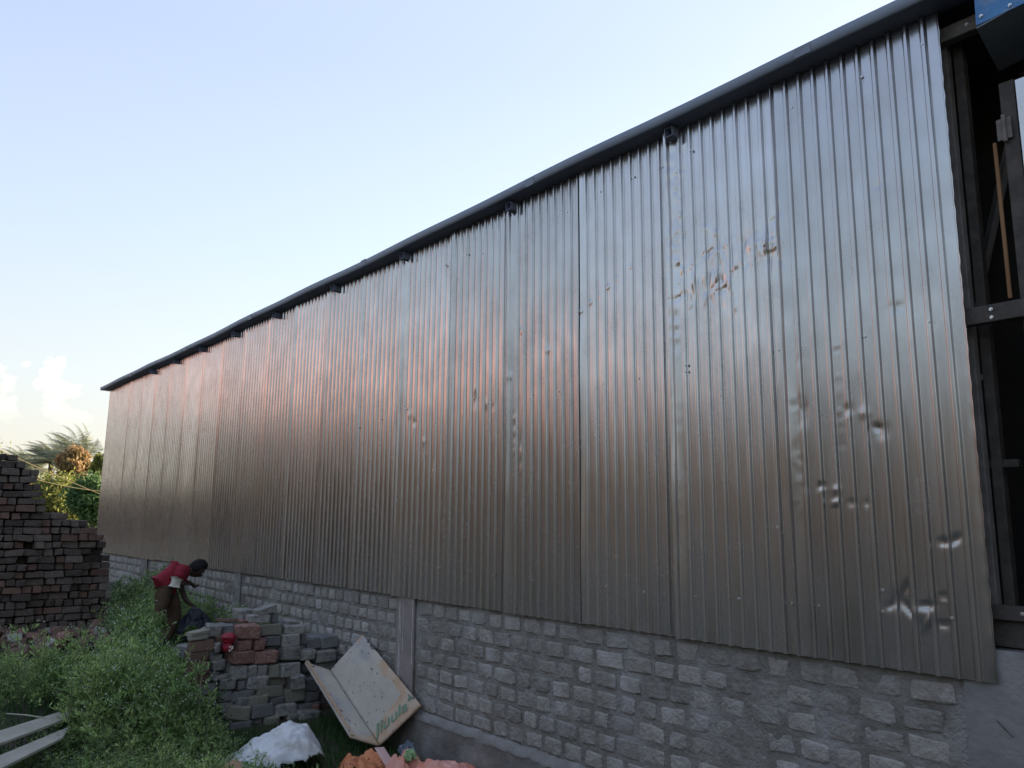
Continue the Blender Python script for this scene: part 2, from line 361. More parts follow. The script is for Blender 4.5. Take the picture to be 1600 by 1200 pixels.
wall = empty('brick_wall', ((XL + XR) / 2, 0.1, 0), 'long grey brick base wall with rough mortar joints under the metal sheets', 'wall')
def wall_bricks():
    course = .1345; items = []
    n0 = 0; row = 0; z = .515
    while z < 1.60:
        zl = z; row += 1
        x = XR - random.uniform(.0, .1)
        while x > XL:
            w = random.uniform(.17, .235) if x > COLS[0][1] else random.uniform(.155, .195)
            if random.random() < .12: w *= 1.25
            gap = random.uniform(.022, .05)
            items.append((x - w / 2, zl + course / 2, w - gap, course - random.uniform(.022, .04), row)); x -= w
        z += course
    z = .515 - course
    while z > -.1:                                       # left panels have no plinth
        x = COLS[0][0]
        while x > XL:
            w = random.uniform(.155, .2); items.append((x - w / 2, z + course / 2, w - .035, course - .03, 0)); x -= w
        z -= course
    keep = []
    for x, z, w, h, r in items:
        hit = False
        for a, b in COLS:
            if x + w / 2 > a - .01 and x - w / 2 < b + .01: hit = True
        if hit or x - w / 2 < XL: continue
        if z < gz(x, 0) - .05: continue
        keep.append((x, z, w, h))
    def area(it):
        p = V((it[0], 0, it[1])); d = depth_of(p); c = ROT.T @ (np.array(p) - CAM)
        u, v = 800 + F * c[0] / -c[2], 600 - F * c[1] / -c[2]
        vis = 1.0 if (0 < u < 1600 and v < 1200) else .0
        if it[1] > 1.52: vis *= .3
        if 300 < u < 560 and v > 1000: vis *= .1
        sin2 = (CAM[1] ** 2) / (CAM[1] ** 2 + it[0] ** 2)
        return vis * it[2] * it[3] * sin2 / d ** 2 * 1e4
    keep.sort(key=area, reverse=True)
    vs, fs, off = [], [], 0
    for i, (x, z, w, h) in enumerate(keep):
        me = FACE[i % 14]; th = .05; proud = random.uniform(.003, .013) if x < -3.4 else random.uniform(-.001, .008)
        S = Matrix.Translation((x, th / 2 - proud, z)) @ Matrix.Rotation(random.uniform(-.05, .05), 4, 'Y') @ Matrix.Diagonal((w, th, h, 1))
        if i < 300:
            o = bpy.data.objects.new('brick', me); COL.objects.link(o); o.parent = wall
            o.matrix_parent_inverse = Matrix.Translation(-wall.location); o.matrix_basis = S
        else:
            for v in me.vertices: vs.append((S @ v.co)[:])
            for p in me.polygons:
                q = [k + off for k in p.vertices]
                fs.append(q if len(q) == 4 else q + [q[-1]])
            off += len(me.vertices)
    me = bpy.data.meshes.new('far_bricks'); me.from_pydata(vs, [], [list(dict.fromkeys(q)) for q in fs]); me.update()
    tag(link('bricks', me, M['brick'], wall), kind='stuff')
wall_bricks()
def lumpy_panel(name, x0, x1, z0, z1, y, depth, m, parent, step=.035, amp=.006, topy=None):
    """vertical wall slab with an uneven front face"""
    nx = max(2, int((x1 - x0) / step)); nz_ = max(2, int((z1 - z0) / step)); vs = []; fs = []
    for i in range(nx + 1):
        for j in range(nz_ + 1):
            x = x0 + (x1 - x0) * i / nx; z = z0 + (z1 - z0) * j / nz_
            e = 0 if (i in (0, nx) or j in (0, nz_)) else 1
            vs.append((x, y + e * amp * fbm(x * 9, z * 9, y, 4) + e * amp * .7 * fbm(x * 2, z * 2, y, 2), z))
    k = nz_ + 1
    fs = [(i * k + j, (i + 1) * k + j, (i + 1) * k + j + 1, i * k + j + 1) for i in range(nx) for j in range(nz_)]
    b = len(vs); vs += [(x0, y, z0), (x1, y, z0), (x1, y, z1), (x0, y, z1), (x0, y + depth, z0), (x1, y + depth, z0), (x1, y + depth, z1), (x0, y + depth, z1)]
    fs += [(b, b + 3, b + 7, b + 4), (b + 1, b + 5, b + 6, b + 2), (b + 3, b + 2, b + 6, b + 7), (b, b + 4, b + 5, b + 1), (b + 4, b + 7, b + 6, b + 5)]
    return link(name, mesh_np(name, vs, fs), m, parent, smooth=False)
lumpy_panel('mortar_bed', XL, XR, -.3, Z_TOP, .004, .22, M['mortar'], wall, step=.05, amp=.010)
for i, (a, b) in enumerate(COLS):
    c = lumpy_panel('concrete_column', a, b, -.3, Z_TOP - .004, -.022, .02, M['column'] if i == 0 else M['mortar'], wall, amp=.003)
    if i == 0:
        c['label'] = 'pinkish concrete column with white lime drips'
        for xx, z0, z1, w in ((a + .055, .62, 1.42, .012), (a + .075, .75, 1.3, .005), (a + .12, 1.0, 1.45, .006), (b - .02, .9, 1.46, .010)):
            pts = [(xx + random.uniform(-.004, .004), -.024, z0 + (z1 - z0) * t / 14) for t in range(15)]
            bm = bmesh.new(); vs = []
            for p in pts:
                ww = w * random.uniform(.4, 1.1); vs.append((bm.verts.new((p[0] - ww / 2, -.0245, p[2])), bm.verts.new((p[0], -.030, p[2])), bm.verts.new((p[0] + ww / 2, -.0245, p[2]))))
            for s, t in zip(vs, vs[1:]): bm.faces.new((s[0], s[1], t[1], t[0])); bm.faces.new((s[1], s[2], t[2], t[1]))
            link('lime_drip', done(bm, 'drip'), M['drip'], c)
lumpy_panel('concrete_plinth', COLS[0][0] + .02, 3.0, -.3, .485, -.045, .045, M['plinth'], wall, amp=.010)
# the pale sloping ledge of mortar on top of the plinth
def ledge():
    vs, fs = [], []; n = 260
    for i in range(n + 1):
        x = COLS[0][1] + (XR - COLS[0][1]) * i / n; j = .014 * fbm(x * 7, 0, 0, 4)
        vs += [(x, -.050 - .006 * abs(fbm(x * 15, 2, 0, 3)), .455 + j * 1.6), (x, -.052, .485 + j), (x, -.004, .522 + j)]
    for i in range(n):
        for k in range(2): fs.append((i * 3 + k, i * 3 + 3 + k, i * 3 + 4 + k, i * 3 + 1 + k))
    link('mortar_ledge', mesh_np('ledge', vs, fs), M['ledge'], wall)
ledge()
rend = lumpy_panel('rendered_wall', XR, 3.0, .487, 1.625, -.014, .23, M['plaster'], None, step=.05, amp=.006)
tag(rend, 'smooth grey cement rendered wall to the right of the bricks below the opening', 'wall')
# a rusty tie bar sticking out of the render
p0 = at_y(1558, 1126, -.03); p1 = at_y(1583, 1152, -.03)
bm = bmesh.new(); tube_bm(bm, [p0, (p0 + p1) / 2 + V((0, -.012, .004)), p1], .004, 5)
tag(link('iron_nail', done(bm, 'nail'), M['darksteel']), 'thin dark iron nail stuck on the rendered wall at lower right', 'nail')

# ------------------------------------------------------------------ the metal shed
shed = empty('metal_shed', (-9.5, 2, 0), 'long shed clad in shiny vertical corrugated metal sheets with a blue grey eave', 'shed')
XE = at_y(1490.5, 300, -.03).x                       # right edge of the cladding
ZB, ZT = 1.475, 4.865
X0S = -18.42
seams = [XE, at_y(1232, 400).x, at_y(1058, 400).x]
while seams[-1] - .845 > X0S: seams.append(seams[-1] - .845)
seams[-1] = X0S
dents = []                                  # (x, z, along, across, angle, depth) : negative depth is pushed in
def dent(u, v, a, b, ang, dep):
    p = at_y(u, v); dents.append((p.x, p.z, a, b, math.radians(ang), dep))
for u, v, a, b, g, d in [
 (1418, 920, .045, .014, 70, .014), (1425, 952, .05, .016, -60, .016), (1452, 945, .05, .016, 10, .016), (1452, 972, .05, .014, 60, -.012), (1478, 975, .03, .014, 0, .012), (1395, 945, .035, .016, 30, .012),
 (1410, 935, .06, .05, 0, .010), (1444, 955, .06, .05, 0, -.008), (1480, 846, .03, .018, 0, .012), (1497, 842, .03, .016, 50, .014), (1478, 930, .02, .012, 0, .01),
 (1376, 668, .03, .012, -15, .012), (1382, 672, .04, .05, 0, .005), (1288, 760, .028, .012, 10, .012), (1312, 785, .03, .013, 10, -.012), (1312, 765, .03, .013, 0, -.010), (1336, 785, .025, .02, 0, .006), (1360, 785, .02, .02, 0, .006),
 (1330, 640, .03, .03, 0, .005), (1355, 645, .03, .03, 0, -.005), (1350, 122, .01, .05, 0, .003), (1378, 290, .03, .02, 0, .006), (1405, 480, .05, .03, 0, .004), (1260, 640, .03, .1, 0, .006),
 (915, 487, .025, .010, 25, -.011), (928, 473, .025, .010, 25, -.011), (942, 462, .02, .012, 25, -.007), (955, 449, .028, .011, 25, -.012), (968, 437, .022, .010, 25, -.010), (992, 418, .025, .010, 25, -.010), (1050, 376, .028, .010, 5, -.011),
 (861, 547, .02, .011, 20, -.011), (820, 517, .02, .03, 40, -.012), (820, 500, .012, .014, 0, -.010), (803, 588, .016, .022, 30, -.010), (748, 608, .02, .012, 0, -.012), (748, 625, .03, .07, 0, .008), (764, 630, .014, .05, 20, -.009), (777, 634, .03, .012, 15, .009),
 (645, 648, .03, .014, 10, -.012), (652, 660, .02, .03, 0, .009), (667, 690, .02, .03, 0, -.008), (682, 720, .02, .08, 0, .007), (360, 618, .16, .012, 28, -.010), (310, 665, .05, .02, 10, .008),
 (1108, 358, .02, .03, 30, -.008), (1125, 366, .02, .02, 30, -.010), (1135, 390, .02, .02, 0, .009)]:
    dent(u, v, a, b, g, d)
for k in range(80):                          # the buckled band across the third sheet
    u = random.uniform(1062, 1226); v = 470 - (u - 1062) * .62 + random.gauss(0, 26)
    dent(u, v, random.uniform(.03, .11), random.uniform(.009, .020), random.choice((90, 80, 95, 70, 25, 110, 15)), random.choice((-1, 1)) * random.uniform(.004, .010))
for k in range(26):                          # crumpled long edge of the sheet at the seam
    v = random.uniform(225, 470); dent(1066 + random.uniform(-6, 8), v, .018, .013, random.uniform(-60, 60), random.choice((-1, 1)) * random.uniform(.005, .012))
for k in range(16):
    v = random.uniform(560, 830); dent(1250 + (v - 600) * .02 + random.uniform(-4, 12), v, random.uniform(.02, .05), .02, random.uniform(-90, 90), random.choice((-1, 1)) * random.uniform(.0005, .0018))
for k in range(14):
    v = random.uniform(520, 740); dent(1315 + (v - 600) * .05, v, .03, .014, 5, random.choice((-1, 1)) * .0010)
for k in range(18):
    v = random.uniform(640, 740); dent(random.choice((810, 820)), v, .02, .02, 0, random.choice((-1, 1)) * .006)
for k in range(70):
    u = random.uniform(400, 1500); v = random.uniform(200, 1000); dent(u, v, random.uniform(.08, .30), random.uniform(.015, .04), random.uniform(80, 100), random.choice((-1, 1)) * random.uniform(.0006, .002))
PROF = [(0, 0), (.004, 0), (.014, .0006), (.026, .0009), (.038, .0006), (.048, 0), (.052, 0), (.0545, .004), (.060, .0145), (.0625, .017), (.066, .0182), (.0775, .0182), (.080, .017), (.0825, .0145), (.0875, .004)]
PITCH = .0895
def sheet(k, xr, xl):
    near = k < 4
    dz = .016 if k < 3 else (.026 if k < 7 else .06)
    ztop = ZT + random.uniform(-.012, .012); zbot = ZB + random.uniform(-.008, .008); ov = .035 if k < len(seams) - 2 else 0
    xa = xl - ov; xs = []; ribs = range(int(math.floor((xa - XE) / PITCH)) - 1, 1)
    r = random.Random(40 + k); tw = {}
    for i in ribs:
        tw[i] = r.gauss(0, .012 if k < 9 else .006)
        for a, h in PROF:
            x = XE - .06 + i * PITCH + a
            if xa < x < xr: xs.append((x, h, i, a))
    xs = [(xa, 0, None, 0)] + xs + [(xr, xs[-1][1], None, 0)]
    nzr = int((ztop - zbot) / dz); zs = [zbot + (ztop - zbot) * j / nzr for j in range(nzr + 1)]
    X = np.array([q[0] for q in xs]); Z = np.array(zs); XX, ZZ = np.meshgrid(X, Z, indexing='ij')
    Y = np.zeros_like(XX)
    ph = r.uniform(0, 6)
    s = (xr - X) / (xr - xa)
    hk = min(1.2, max(.13, 1.42 - .105 * k))
    base = np.array([-(h * hk) + (tw[i] * (a - .026) if i is not None and a <= .052 else 0) for (x, h, i, a) in xs])
    Y += base[:, None]
    Y += (-.027 - (.009 if k < 9 else .004) * s ** 5)[:, None] + (.004 * math.sin(ph) * (ZZ - ZB) / 3.4)
    # slow buckling of the whole sheet and of each pan
    Y += .002 * np.sin(ZZ * 1.5 + ph) * np.sin((XX - xa) * 3.4 + ph) + .0004 * np.sin(ZZ * 5.3 + XX * 9 + ph * 2) + .00012 * np.sin(ZZ * 13 + XX * 31 + ph)
    # restless left edge
    edge = np.clip(1 - (XX - xa) / .05, 0, 1)
    Y -= edge * (1 if k < 9 else .3) * (.004 + .006 * np.abs(np.sin(ZZ * 2.3 + ph * 3)) * (1 if k < 3 else .5))
    if k < len(seams) - 2: Y -= ((.017, .019, .008, .012, .006)[k] if k < 5 else (.004 if k < 9 else .0012)) * np.clip(1 - (XX - xa) / .066, 0, 1) * (1 + .3 * np.sin(ZZ * 1.7 + ph) + .12 * np.sin(ZZ * 9 + ph)) + (0 if k not in (1,) else .0022 * np.clip((ZZ - 3.0) / .5, .12, 1) * np.clip(1 - np.abs(XX - xa - .04) / .04, 0, 1) * np.sin(ZZ * 38 + 3 * np.sin(ZZ * 11)))
    if k == 0:                               # wavy trimmed right edge of the last sheet
        e2 = np.clip(1 - (xr - XX) / .035, 0, 1); Y += e2 * (.002 * np.sin(ZZ * 21 + np.sin(ZZ * 5) * 2) + .0012 * np.sin(ZZ * 47 + 1)) * np.clip(np.sin(ZZ * 1.3), .2, 1)
        XX = XX + (XX >= xr - 1e-6) * (.0012 * np.sin(ZZ * 37 + np.sin(ZZ * 7) * 3) + .001 * np.sin(ZZ * 71))
    for (dx, dz_, a, b, ang, dep) in dents:
        if dx < xa - .1 or dx > xr + .1: continue
        ca, sa = math.cos(ang), math.sin(ang); px = XX - dx; pz = ZZ - dz_
        A = (px * ca + pz * sa) / (a * .85); B = (-px * sa + pz * ca) / (b * .85); q = A * A + B * B
        Y += (.62 if abs(dep) >= .0115 else .58) * dep * np.exp(-q ** 1.25) * (1 - .9 * np.clip(B, -1, 1) * .6)
    # ragged cut ends follow the profile
    ZZ = ZZ.copy(); n = len(zs)
    vs = np.stack([XX, Y, ZZ], -1).reshape(-1, 3)
    i, j = np.meshgrid(np.arange(len(X) - 1), np.arange(n - 1), indexing='ij'); a0 = (i * n + j).ravel()
    fs = np.stack([a0, a0 + n, a0 + n + 1, a0 + 1], 1)
    o = link('corrugated_sheet', mesh_np('sheet', vs, fs), M['metal'], shed, smooth=True)
    return o
sheets = []
for k in range(len(seams) - 1): sheets.append(sheet(k, seams[k], seams[k + 1]))
sheets[2]['label'] = 'buckled metal sheet with a crumpled band'
# hex screws with washers
def screw_mesh():
    bm = bmesh.new()
    for r_, y0, y1, n in ((.0095, 0, -.002, 10), (.0062, -.002, -.0085, 6)):
        a = [bm.verts.new((r_ * math.cos(2 * math.pi * i / n), y0, r_ * math.sin(2 * math.pi * i / n))) for i in range(n)]
        b = [bm.verts.new((r_ * .92 * math.cos(2 * math.pi * i / n), y1, r_ * .92 * math.sin(2 * math.pi * i / n))) for i in range(n)]
        for i in range(n): bm.faces.new((a[i], a[(i + 1) % n], b[(i + 1) % n], b[i]))
        bm.faces.new(b)
    return done(bm, 'screw')
SM = screw_mesh(); SM.materials.append(M['screw'])
scr = [(690, 888), (736, 893), (777, 898), (835, 907), (880, 911), (928, 916), (954, 916), (1010, 925), (1073, 932), (1091, 932), (1161, 935), (1241, 943), (1283, 946), (1383, 955), (1493, 965), (1383, 922),
 (727, 644), (744, 624), (769, 632), (815, 622), (837, 617), (877, 612), (922, 607), (949, 601), (1002, 592), (1078, 572), (1078, 582), (1145, 567), (1220, 548), (1262, 543), (1355, 527), (1457, 505), (1221, 824),
 (890, 333), (945, 302), (995, 278), (1039, 262), (1085, 238), (1150, 208), (1219, 178), (1241, 170), (1350, 123), (1447, 74), (565, 668), (348, 607), (735, 399), (758, 397), (700, 415), (855, 354), (402 + 300, 417),
 (455, 905), (520, 912), (590, 922), (640, 640), (600, 655)]
for u, v in scr:
    p = at_y(u, v, -.006)
    # snap to the middle of a pan or the crest of a rib
    f = ((p.x - XE + .06) % PITCH); h = .0182 if .058 < f < .086 else 0
    k = next((i for i in range(len(seams) - 1) if seams[i + 1] <= p.x < seams[i]), None)
    if k is None: continue
    o = bpy.data.objects.new('screw', SM); COL.objects.link(o); o.parent = sheets[k]
    pl = sheets[k].matrix_basis
    o.matrix_parent_inverse = Matrix.Identity(4)
    o.location = V((p.x, -h - .030, p.z)); o.rotation_euler = (0, random.uniform(0, 1), 0)
# roof: coated sheet with a turned-down lip, slight sag along its length
def roof():
    n = 60; xs = np.linspace(-18.66, 3.2, n + 1); vs, fs = [], []
    prof = [(8.2, 5.70), (-.165, 4.922), (-.172, 4.918), (-.172, 4.856), (-.160, 4.846), (-.150, 4.852), (.0, 4.842), (.02, 4.90), (8.2, 5.66)]
    for x in xs:
        sg = .012 * math.sin(x * 1.1) + .010 * math.sin(x * 2.9 + 1) - (.05 * ((-12 - x) / 7) * (1 + (-12 - x) / 7) if x < -12 else 0) * -.6
        for y, z in prof: vs.append((x, y, z + (sg * .5 if y < 1 else 0)))
    m = len(prof)
    for i in range(n):
        for j in range(m - 1): fs.append((i * m + j, (i + 1) * m + j, (i + 1) * m + j + 1, i * m + j + 1))
    me = mesh_np('roof', vs, fs); o = link('roof', me, [M['roofblue'], M['roofunder']], shed)
    for i, p in enumerate(me.polygons):
        if (i % (m - 1)) in (4, 5, 6, 7): p.material_index = 1
    return o
rf = roof()
for i_, xx in enumerate((-16.3, -13.1, -10.4, -7.3, -4.6, -2.2)):   # laps where the eave flashing is joined
    box_obj('flashing_lap', (xx, -.1755, 4.853), (xx + .10, -.1722, 4.915), M['roofblue'], rf).matrix_parent_inverse = Matrix.Identity(4)
# open ends of the square rafter tubes, poking through the top of the cladding
br_px = [(1055, 205), (805, 318), (637, 391), (527, 452), (435, 487), (370, 515), (318, 540), (276, 560), (240, 575)]
for u, v in br_px:
    x = at_y(u + 6, v).x; bm = bmesh.new(); a = .034; zc = 4.800
    for (y0, y1, t) in ((-.118, .4, 0),):
        bm_box(bm, (x - a, y0, zc + a - .005), (x + a, y1, zc + a)); bm_box(bm, (x - a, y0, zc - a), (x + a, y1, zc - a + .005))
        bm_box(bm, (x - a, y0, zc - a + .005), (x - a + .005, y1, zc + a - .005)); bm_box(bm, (x + a - .005, y0, zc - a + .005), (x + a, y1, zc + a - .005))
    t = link('rafter_tube', done(bm, 'tube'), M['roofunder'], shed)
# inside frame, other walls
def flat_wall(name, lo, hi, mt): return box_obj(name, lo, hi, mt, shed)
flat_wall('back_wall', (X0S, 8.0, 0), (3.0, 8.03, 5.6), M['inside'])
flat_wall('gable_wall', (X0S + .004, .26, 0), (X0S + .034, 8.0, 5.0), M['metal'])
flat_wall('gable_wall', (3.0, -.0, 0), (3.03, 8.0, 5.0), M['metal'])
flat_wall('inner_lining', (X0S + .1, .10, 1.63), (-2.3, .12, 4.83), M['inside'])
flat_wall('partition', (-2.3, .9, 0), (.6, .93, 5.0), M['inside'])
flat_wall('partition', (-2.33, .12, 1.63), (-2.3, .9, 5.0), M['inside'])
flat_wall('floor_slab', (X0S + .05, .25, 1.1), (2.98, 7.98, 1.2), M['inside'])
def beam(name, x0, x1, y0, y1, z0, z1, mt, parent=shed, bev=.003): return box_obj(name, (x0, y0, z0), (x1, y1, z1), mt, parent, bev)
beam('frame_post', -1.545, -1.485, .10, .16, 1.62, 4.80, M['steel'])
beam('frame_post', -1.478, -1.43, .16, .22, 1.62, 4.80, M['darksteel'])
beam('frame_post', -1.80, -1.74, .5, .56, 1.62, 4.8, M['darksteel'])
beam('frame_post', -1.69, -1.675, .42, .44, 1.62, 3.15, M['steel'])
beam('frame_post', -1.645, -1.63, .42, .44, 1.62, 3.15, M['steel'])
beam('frame_rail', XE - .3, .6, .005, .06, 3.15, 3.235, M['darksteel'])
beam('frame_rail', XE - .3, .6, .03, .09, 1.755, 1.82, M['darksteel'])
beam('frame_rail', XE - .3, -1.36, .17, .22, 2.46, 2.50, M['darksteel'])
beam('frame_rail', XE - .5, .6, .05, .11, 4.70, 4.78, M['steel'])
beam('base_board', XE - .2, .6, .07, .10, 1.63, 1.753, M['darksteel'])
for zz in (3.17, 3.21, 1.79, 4.74):
    o = bpy.data.objects.new('bolt', SM); COL.objects.link(o); o.parent = shed; o.location = V((-1.36, .003 if zz > 3 and zz < 4 else .028 if zz < 2 else .048, zz)) - shed.location
beam('frame_rail', -1.50, -1.47, .165, .30, 2.9, 2.93, M['steel'])
bm = bmesh.new(); tube_bm(bm, [(-2.2, .8, 1.7), (-1.3, .7, 4.7)], .03, 6); link('brace', done(bm, 'brace'), M['steel'], shed)
# blue canopy over the opening
bm = bmesh.new()
a, b, c, d = at_y(1520, -40, -.12), at_y(1525, 40, -.12), at_y(1604, 3, -.12), at_y(1604, -70, -.12)
bm_slab(bm, [a, b, c, d], (0, -1, 0), .004)
cn = tag(empty('blue_canopy', (b.x, -.12, b.z), 'bright blue sheet metal canopy at the roof corner above the opening', 'canopy'))
link('canopy_fascia', done(bm, 'fascia'), M['blue'], cn)
bm = bmesh.new(); zb_ = b.z - .01
bm_slab(bm, [(b.x, -.118, zb_), (b.x - .06, .34, zb_ - .02), (.7, .34, zb_ + .28), (.7, -.118, zb_ + .30 * 1.0)], (0, 0, 1), .006)
link('canopy_soffit', done(bm, 'soffit'), M['roofblue'], cn)
for (u, v) in ((1533, 25), (1578, 8)):
    p = at_y(u, v, -.122); o = bpy.data.objects.new('screw', SM); COL.objects.link(o); o.parent = cn; o.location = p - cn.location
# door beyond the opening
door = empty('shed_door', (-1.2, .0, 1.65), 'metal clad door leaf at the right edge hung on a steel hinge', 'door')
def door_leaf():
    xs = np.arange(-1.172, -.25, .006); vs, fs = [], []
    for x in xs:
        f = ((x + 1.172) % PITCH); h = .018 if .055 < f < .082 else 0
        vs += [(x, .045 - h, 1.70), (x, .045 - h, 4.34)]
    for i in range(len(xs) - 1): fs.append((2 * i, 2 * i + 2, 2 * i + 3, 2 * i + 1))
    link('corrugated_panel', mesh_np('leaf', vs, fs), M['metal'], door)
door_leaf()
beam('door_frame', -1.25, -1.18, .06, .11, 1.70, 4.36, M['darksteel'], door)
beam('timber_edge', -1.30, -1.283, .055, .07, 3.26, 4.06, M['timber'], door)
bm = bmesh.new(); hp = at_y(1569, 200, .04)
tube_bm(bm, [(hp.x, .04, hp.z - .07), (hp.x, .04, hp.z + .07)], .010, 8); bm_box(bm, (hp.x - .035, .047, hp.z - .055), (hp.x + .03, .051, hp.z + .055))
link('hinge', done(bm, 'hinge'), M['steel'], door)

# ------------------------------------------------------------------ the tall brick stack on the left
ROUGH = {}
def rmesh(key, i):
    k = (key, i)
    if k not in ROUGH:
        m_ = rough_box(hash(key) % 1000 * 0 + 500 + i, ch=.07 if key.startswith('stack') else .11, jit=.06); m_.materials.append(M[key]); ROUGH[k] = m_
    return ROUGH[k]
def put_brick(parent, c, size, key, rot=(0, 0, 0), name='brick', i=None):
    me = rmesh(key, random.randrange(10) if i is None else i)
    o = bpy.data.objects.new(name, me); COL.objects.link(o); o.parent = parent
    o.location = V(c) - parent.location; o.scale = size; o.rotation_euler = rot
    return o
stack = empty('brick_stack', (-12, -2.2, .8), 'tall stepped stack of dark weathered bricks at the left edge', 'brick stack')
def build_stack():
    out = [(0, 704), (19, 712), (37, 721), (47, 729), (61, 736), (61, 760), (67, 764), (67, 774), (72, 778), (70, 800), (84, 802), (90, 806), (100, 801), (108, 811), (120, 815), (137, 817), (150, 822), (154, 832), (159, 836), (166, 847), (168, 855), (173, 864), (178, 877), (175, 895), (168, 911), (166, 932), (172, 938), (168, 958), (167, 985)]
    XF = -11.6
    Y = [at_x(u, v, XF).y for u, v in out]; Z = [at_x(u, v, XF).z for u, v in out]
    h = .0905; z = .78; row = 0; small = []
    cnt = 0
    while z < 3.0:
        zc = z + h / 2
        # right limit of this row
        lim = -9
        for k in range(len(Y) - 1):
            z0, z1 = Z[k], Z[k + 1]
            if min(z0, z1) <= zc <= max(z0, z1): lim = max(lim, Y[k] + (Y[k + 1] - Y[k]) * ((zc - z0) / (z1 - z0) if z1 != z0 else 0))
        if lim < -8: z += h; row += 1; continue
        y = lim + random.uniform(-.03, .03); first = True
        pattern = random.random()
        while y > -3.25:
            head = random.random() < (.45 if pattern < .5 else .7)
            w = .108 if head else .215
            w *= random.uniform(.94, 1.04); d = .215 if head else .108
            inset = random.uniform(0, .05) + (random.random() < .12) * .05
            if zc < 1.95 and y < -2.12: inset -= .05
            if random.random() < .012 and zc < 2.2: y -= w; continue
            key = 'stackc' if random.random() < .14 else 'stackb'
            sz = (d, w - .008, h - random.uniform(.006, .016)); c = (XF - d / 2 - inset, y - w / 2, zc + random.uniform(-.003, .003))
            rot = (random.gauss(0, .03), random.gauss(0, .02), random.gauss(0, .07))
            if cnt < 296: put_brick(stack, c, sz, key, rot); cnt += 1
            else: small.append((c, sz, rot, key))
            y -= w
        # bricks behind this row, seen only past the edges
        yy = lim - .02
        for lay in range(4):
            y2 = yy - random.uniform(0, .12)
            while y2 > -3.3:
                if lay < 2 or y2 > lim - .25 or zc > max(Z) - .5: small.append(((XF - .30 - lay * .21, y2 - .108, zc), (.23, .216, h + .004), (0, 0, random.gauss(0, .04)), 'stackb'))
                y2 -= .215
        z += h; row += 1
    bm = bmesh.new()
    for c, s, r, key in small:
        t = bmesh.new(); t.from_mesh(rmesh('stackb', random.randrange(10)))
        mtx = Matrix.Translation(c) @ Matrix.Rotation(r[2], 4, 'Z') @ Matrix.Diagonal((*s, 1)); bmesh.ops.transform(t, matrix=mtx, verts=t.verts)
        tm = bpy.data.meshes.new('t'); t.to_mesh(tm); t.free(); bm.from_mesh(tm); bpy.data.meshes.remove(tm)
    tag(link('bricks', done(bm, 'stack_back'), M['stackb'], stack), kind='stuff')
    box_obj('core', (XF - 1.0, -3.3, .6), (XF - .25, -2.45, 2.6), M['stackb'], stack)
    box_obj('core', (XF - 1.0, -2.45, .6), (XF - .25, -1.75, 1.9), M['stackb'], stack)
build_stack()
# rubble along the foot of the stack
rub = empty('rubble_heap', (-10.9, -2.0, .75), 'low heap of broken brick pieces at the foot of the dark brick stack', 'rubble')
for k in range(110):
    u = random.uniform(-30, 215); v = random.gauss(993, 10) + (abs(u - 60) * .06 if u < 60 else 0)
    if u > 140: v -= 12
    x = random.uniform(-11.3, -10.2); p = at_x(u, v, x); s = random.uniform(.05, .15)
    z = max(gz(p.x, p.y) + s * .25, min(p.z, gz(p.x, p.y) + .12))
    put_brick(rub, (p.x, p.y, z), (s * random.uniform(.8, 1.5), s, s * random.uniform(.5, .8)), random.choice(('stackc', 'blockb', 'blockb', 'blockg', 'blockr', 'stackb')), [random.uniform(-.6, .6) for _ in range(3)], name='brick_fragment')

# ------------------------------------------------------------------ the heap of loose blocks in the middle
pile = empty('block_pile', (-7.8, -.9, .3), 'knee high heap of loose grey and red blocks stacked beside the wall', 'block pile')
PX = -7.62
def pb(x0, y0, x1, y1, key='blockg', d=None, dx=0.0, rot=0.0, name='brick'):
    """block whose front face spans a measured rectangle on the plane x = PX"""
    u0, u1, v0, v1 = 200 + x0 / 4, 200 + x1 / 4, 850 + y0 / 4, 850 + y1 / 4
    xf = PX + dx; a = at_x((u0 + u1) / 2, (v0 + v1) / 2, xf); l = at_x(u0, (v0 + v1) / 2, xf); r = at_x(u1, (v0 + v1) / 2, xf); t = at_x((u0 + u1) / 2, v0, xf); b = at_x((u0 + u1) / 2, v1, xf)
    w = (r.y - l.y) * .99; h = (t.z - b.z) * .99; d = d or (.13 if w > .17 else .22)
    h *= 1.0 if h < .1 else .97
    o = put_brick(pile, (xf - d / 2, a.y, a.z), (d, w, h), key, (-math.radians(rot) + random.gauss(0, .035), random.gauss(0, .03), random.gauss(0, .12)), name)
    return o
g, dk, r_, b_, vv = 'blockg', 'blockd', 'blockr', 'blockb', 'blockv'
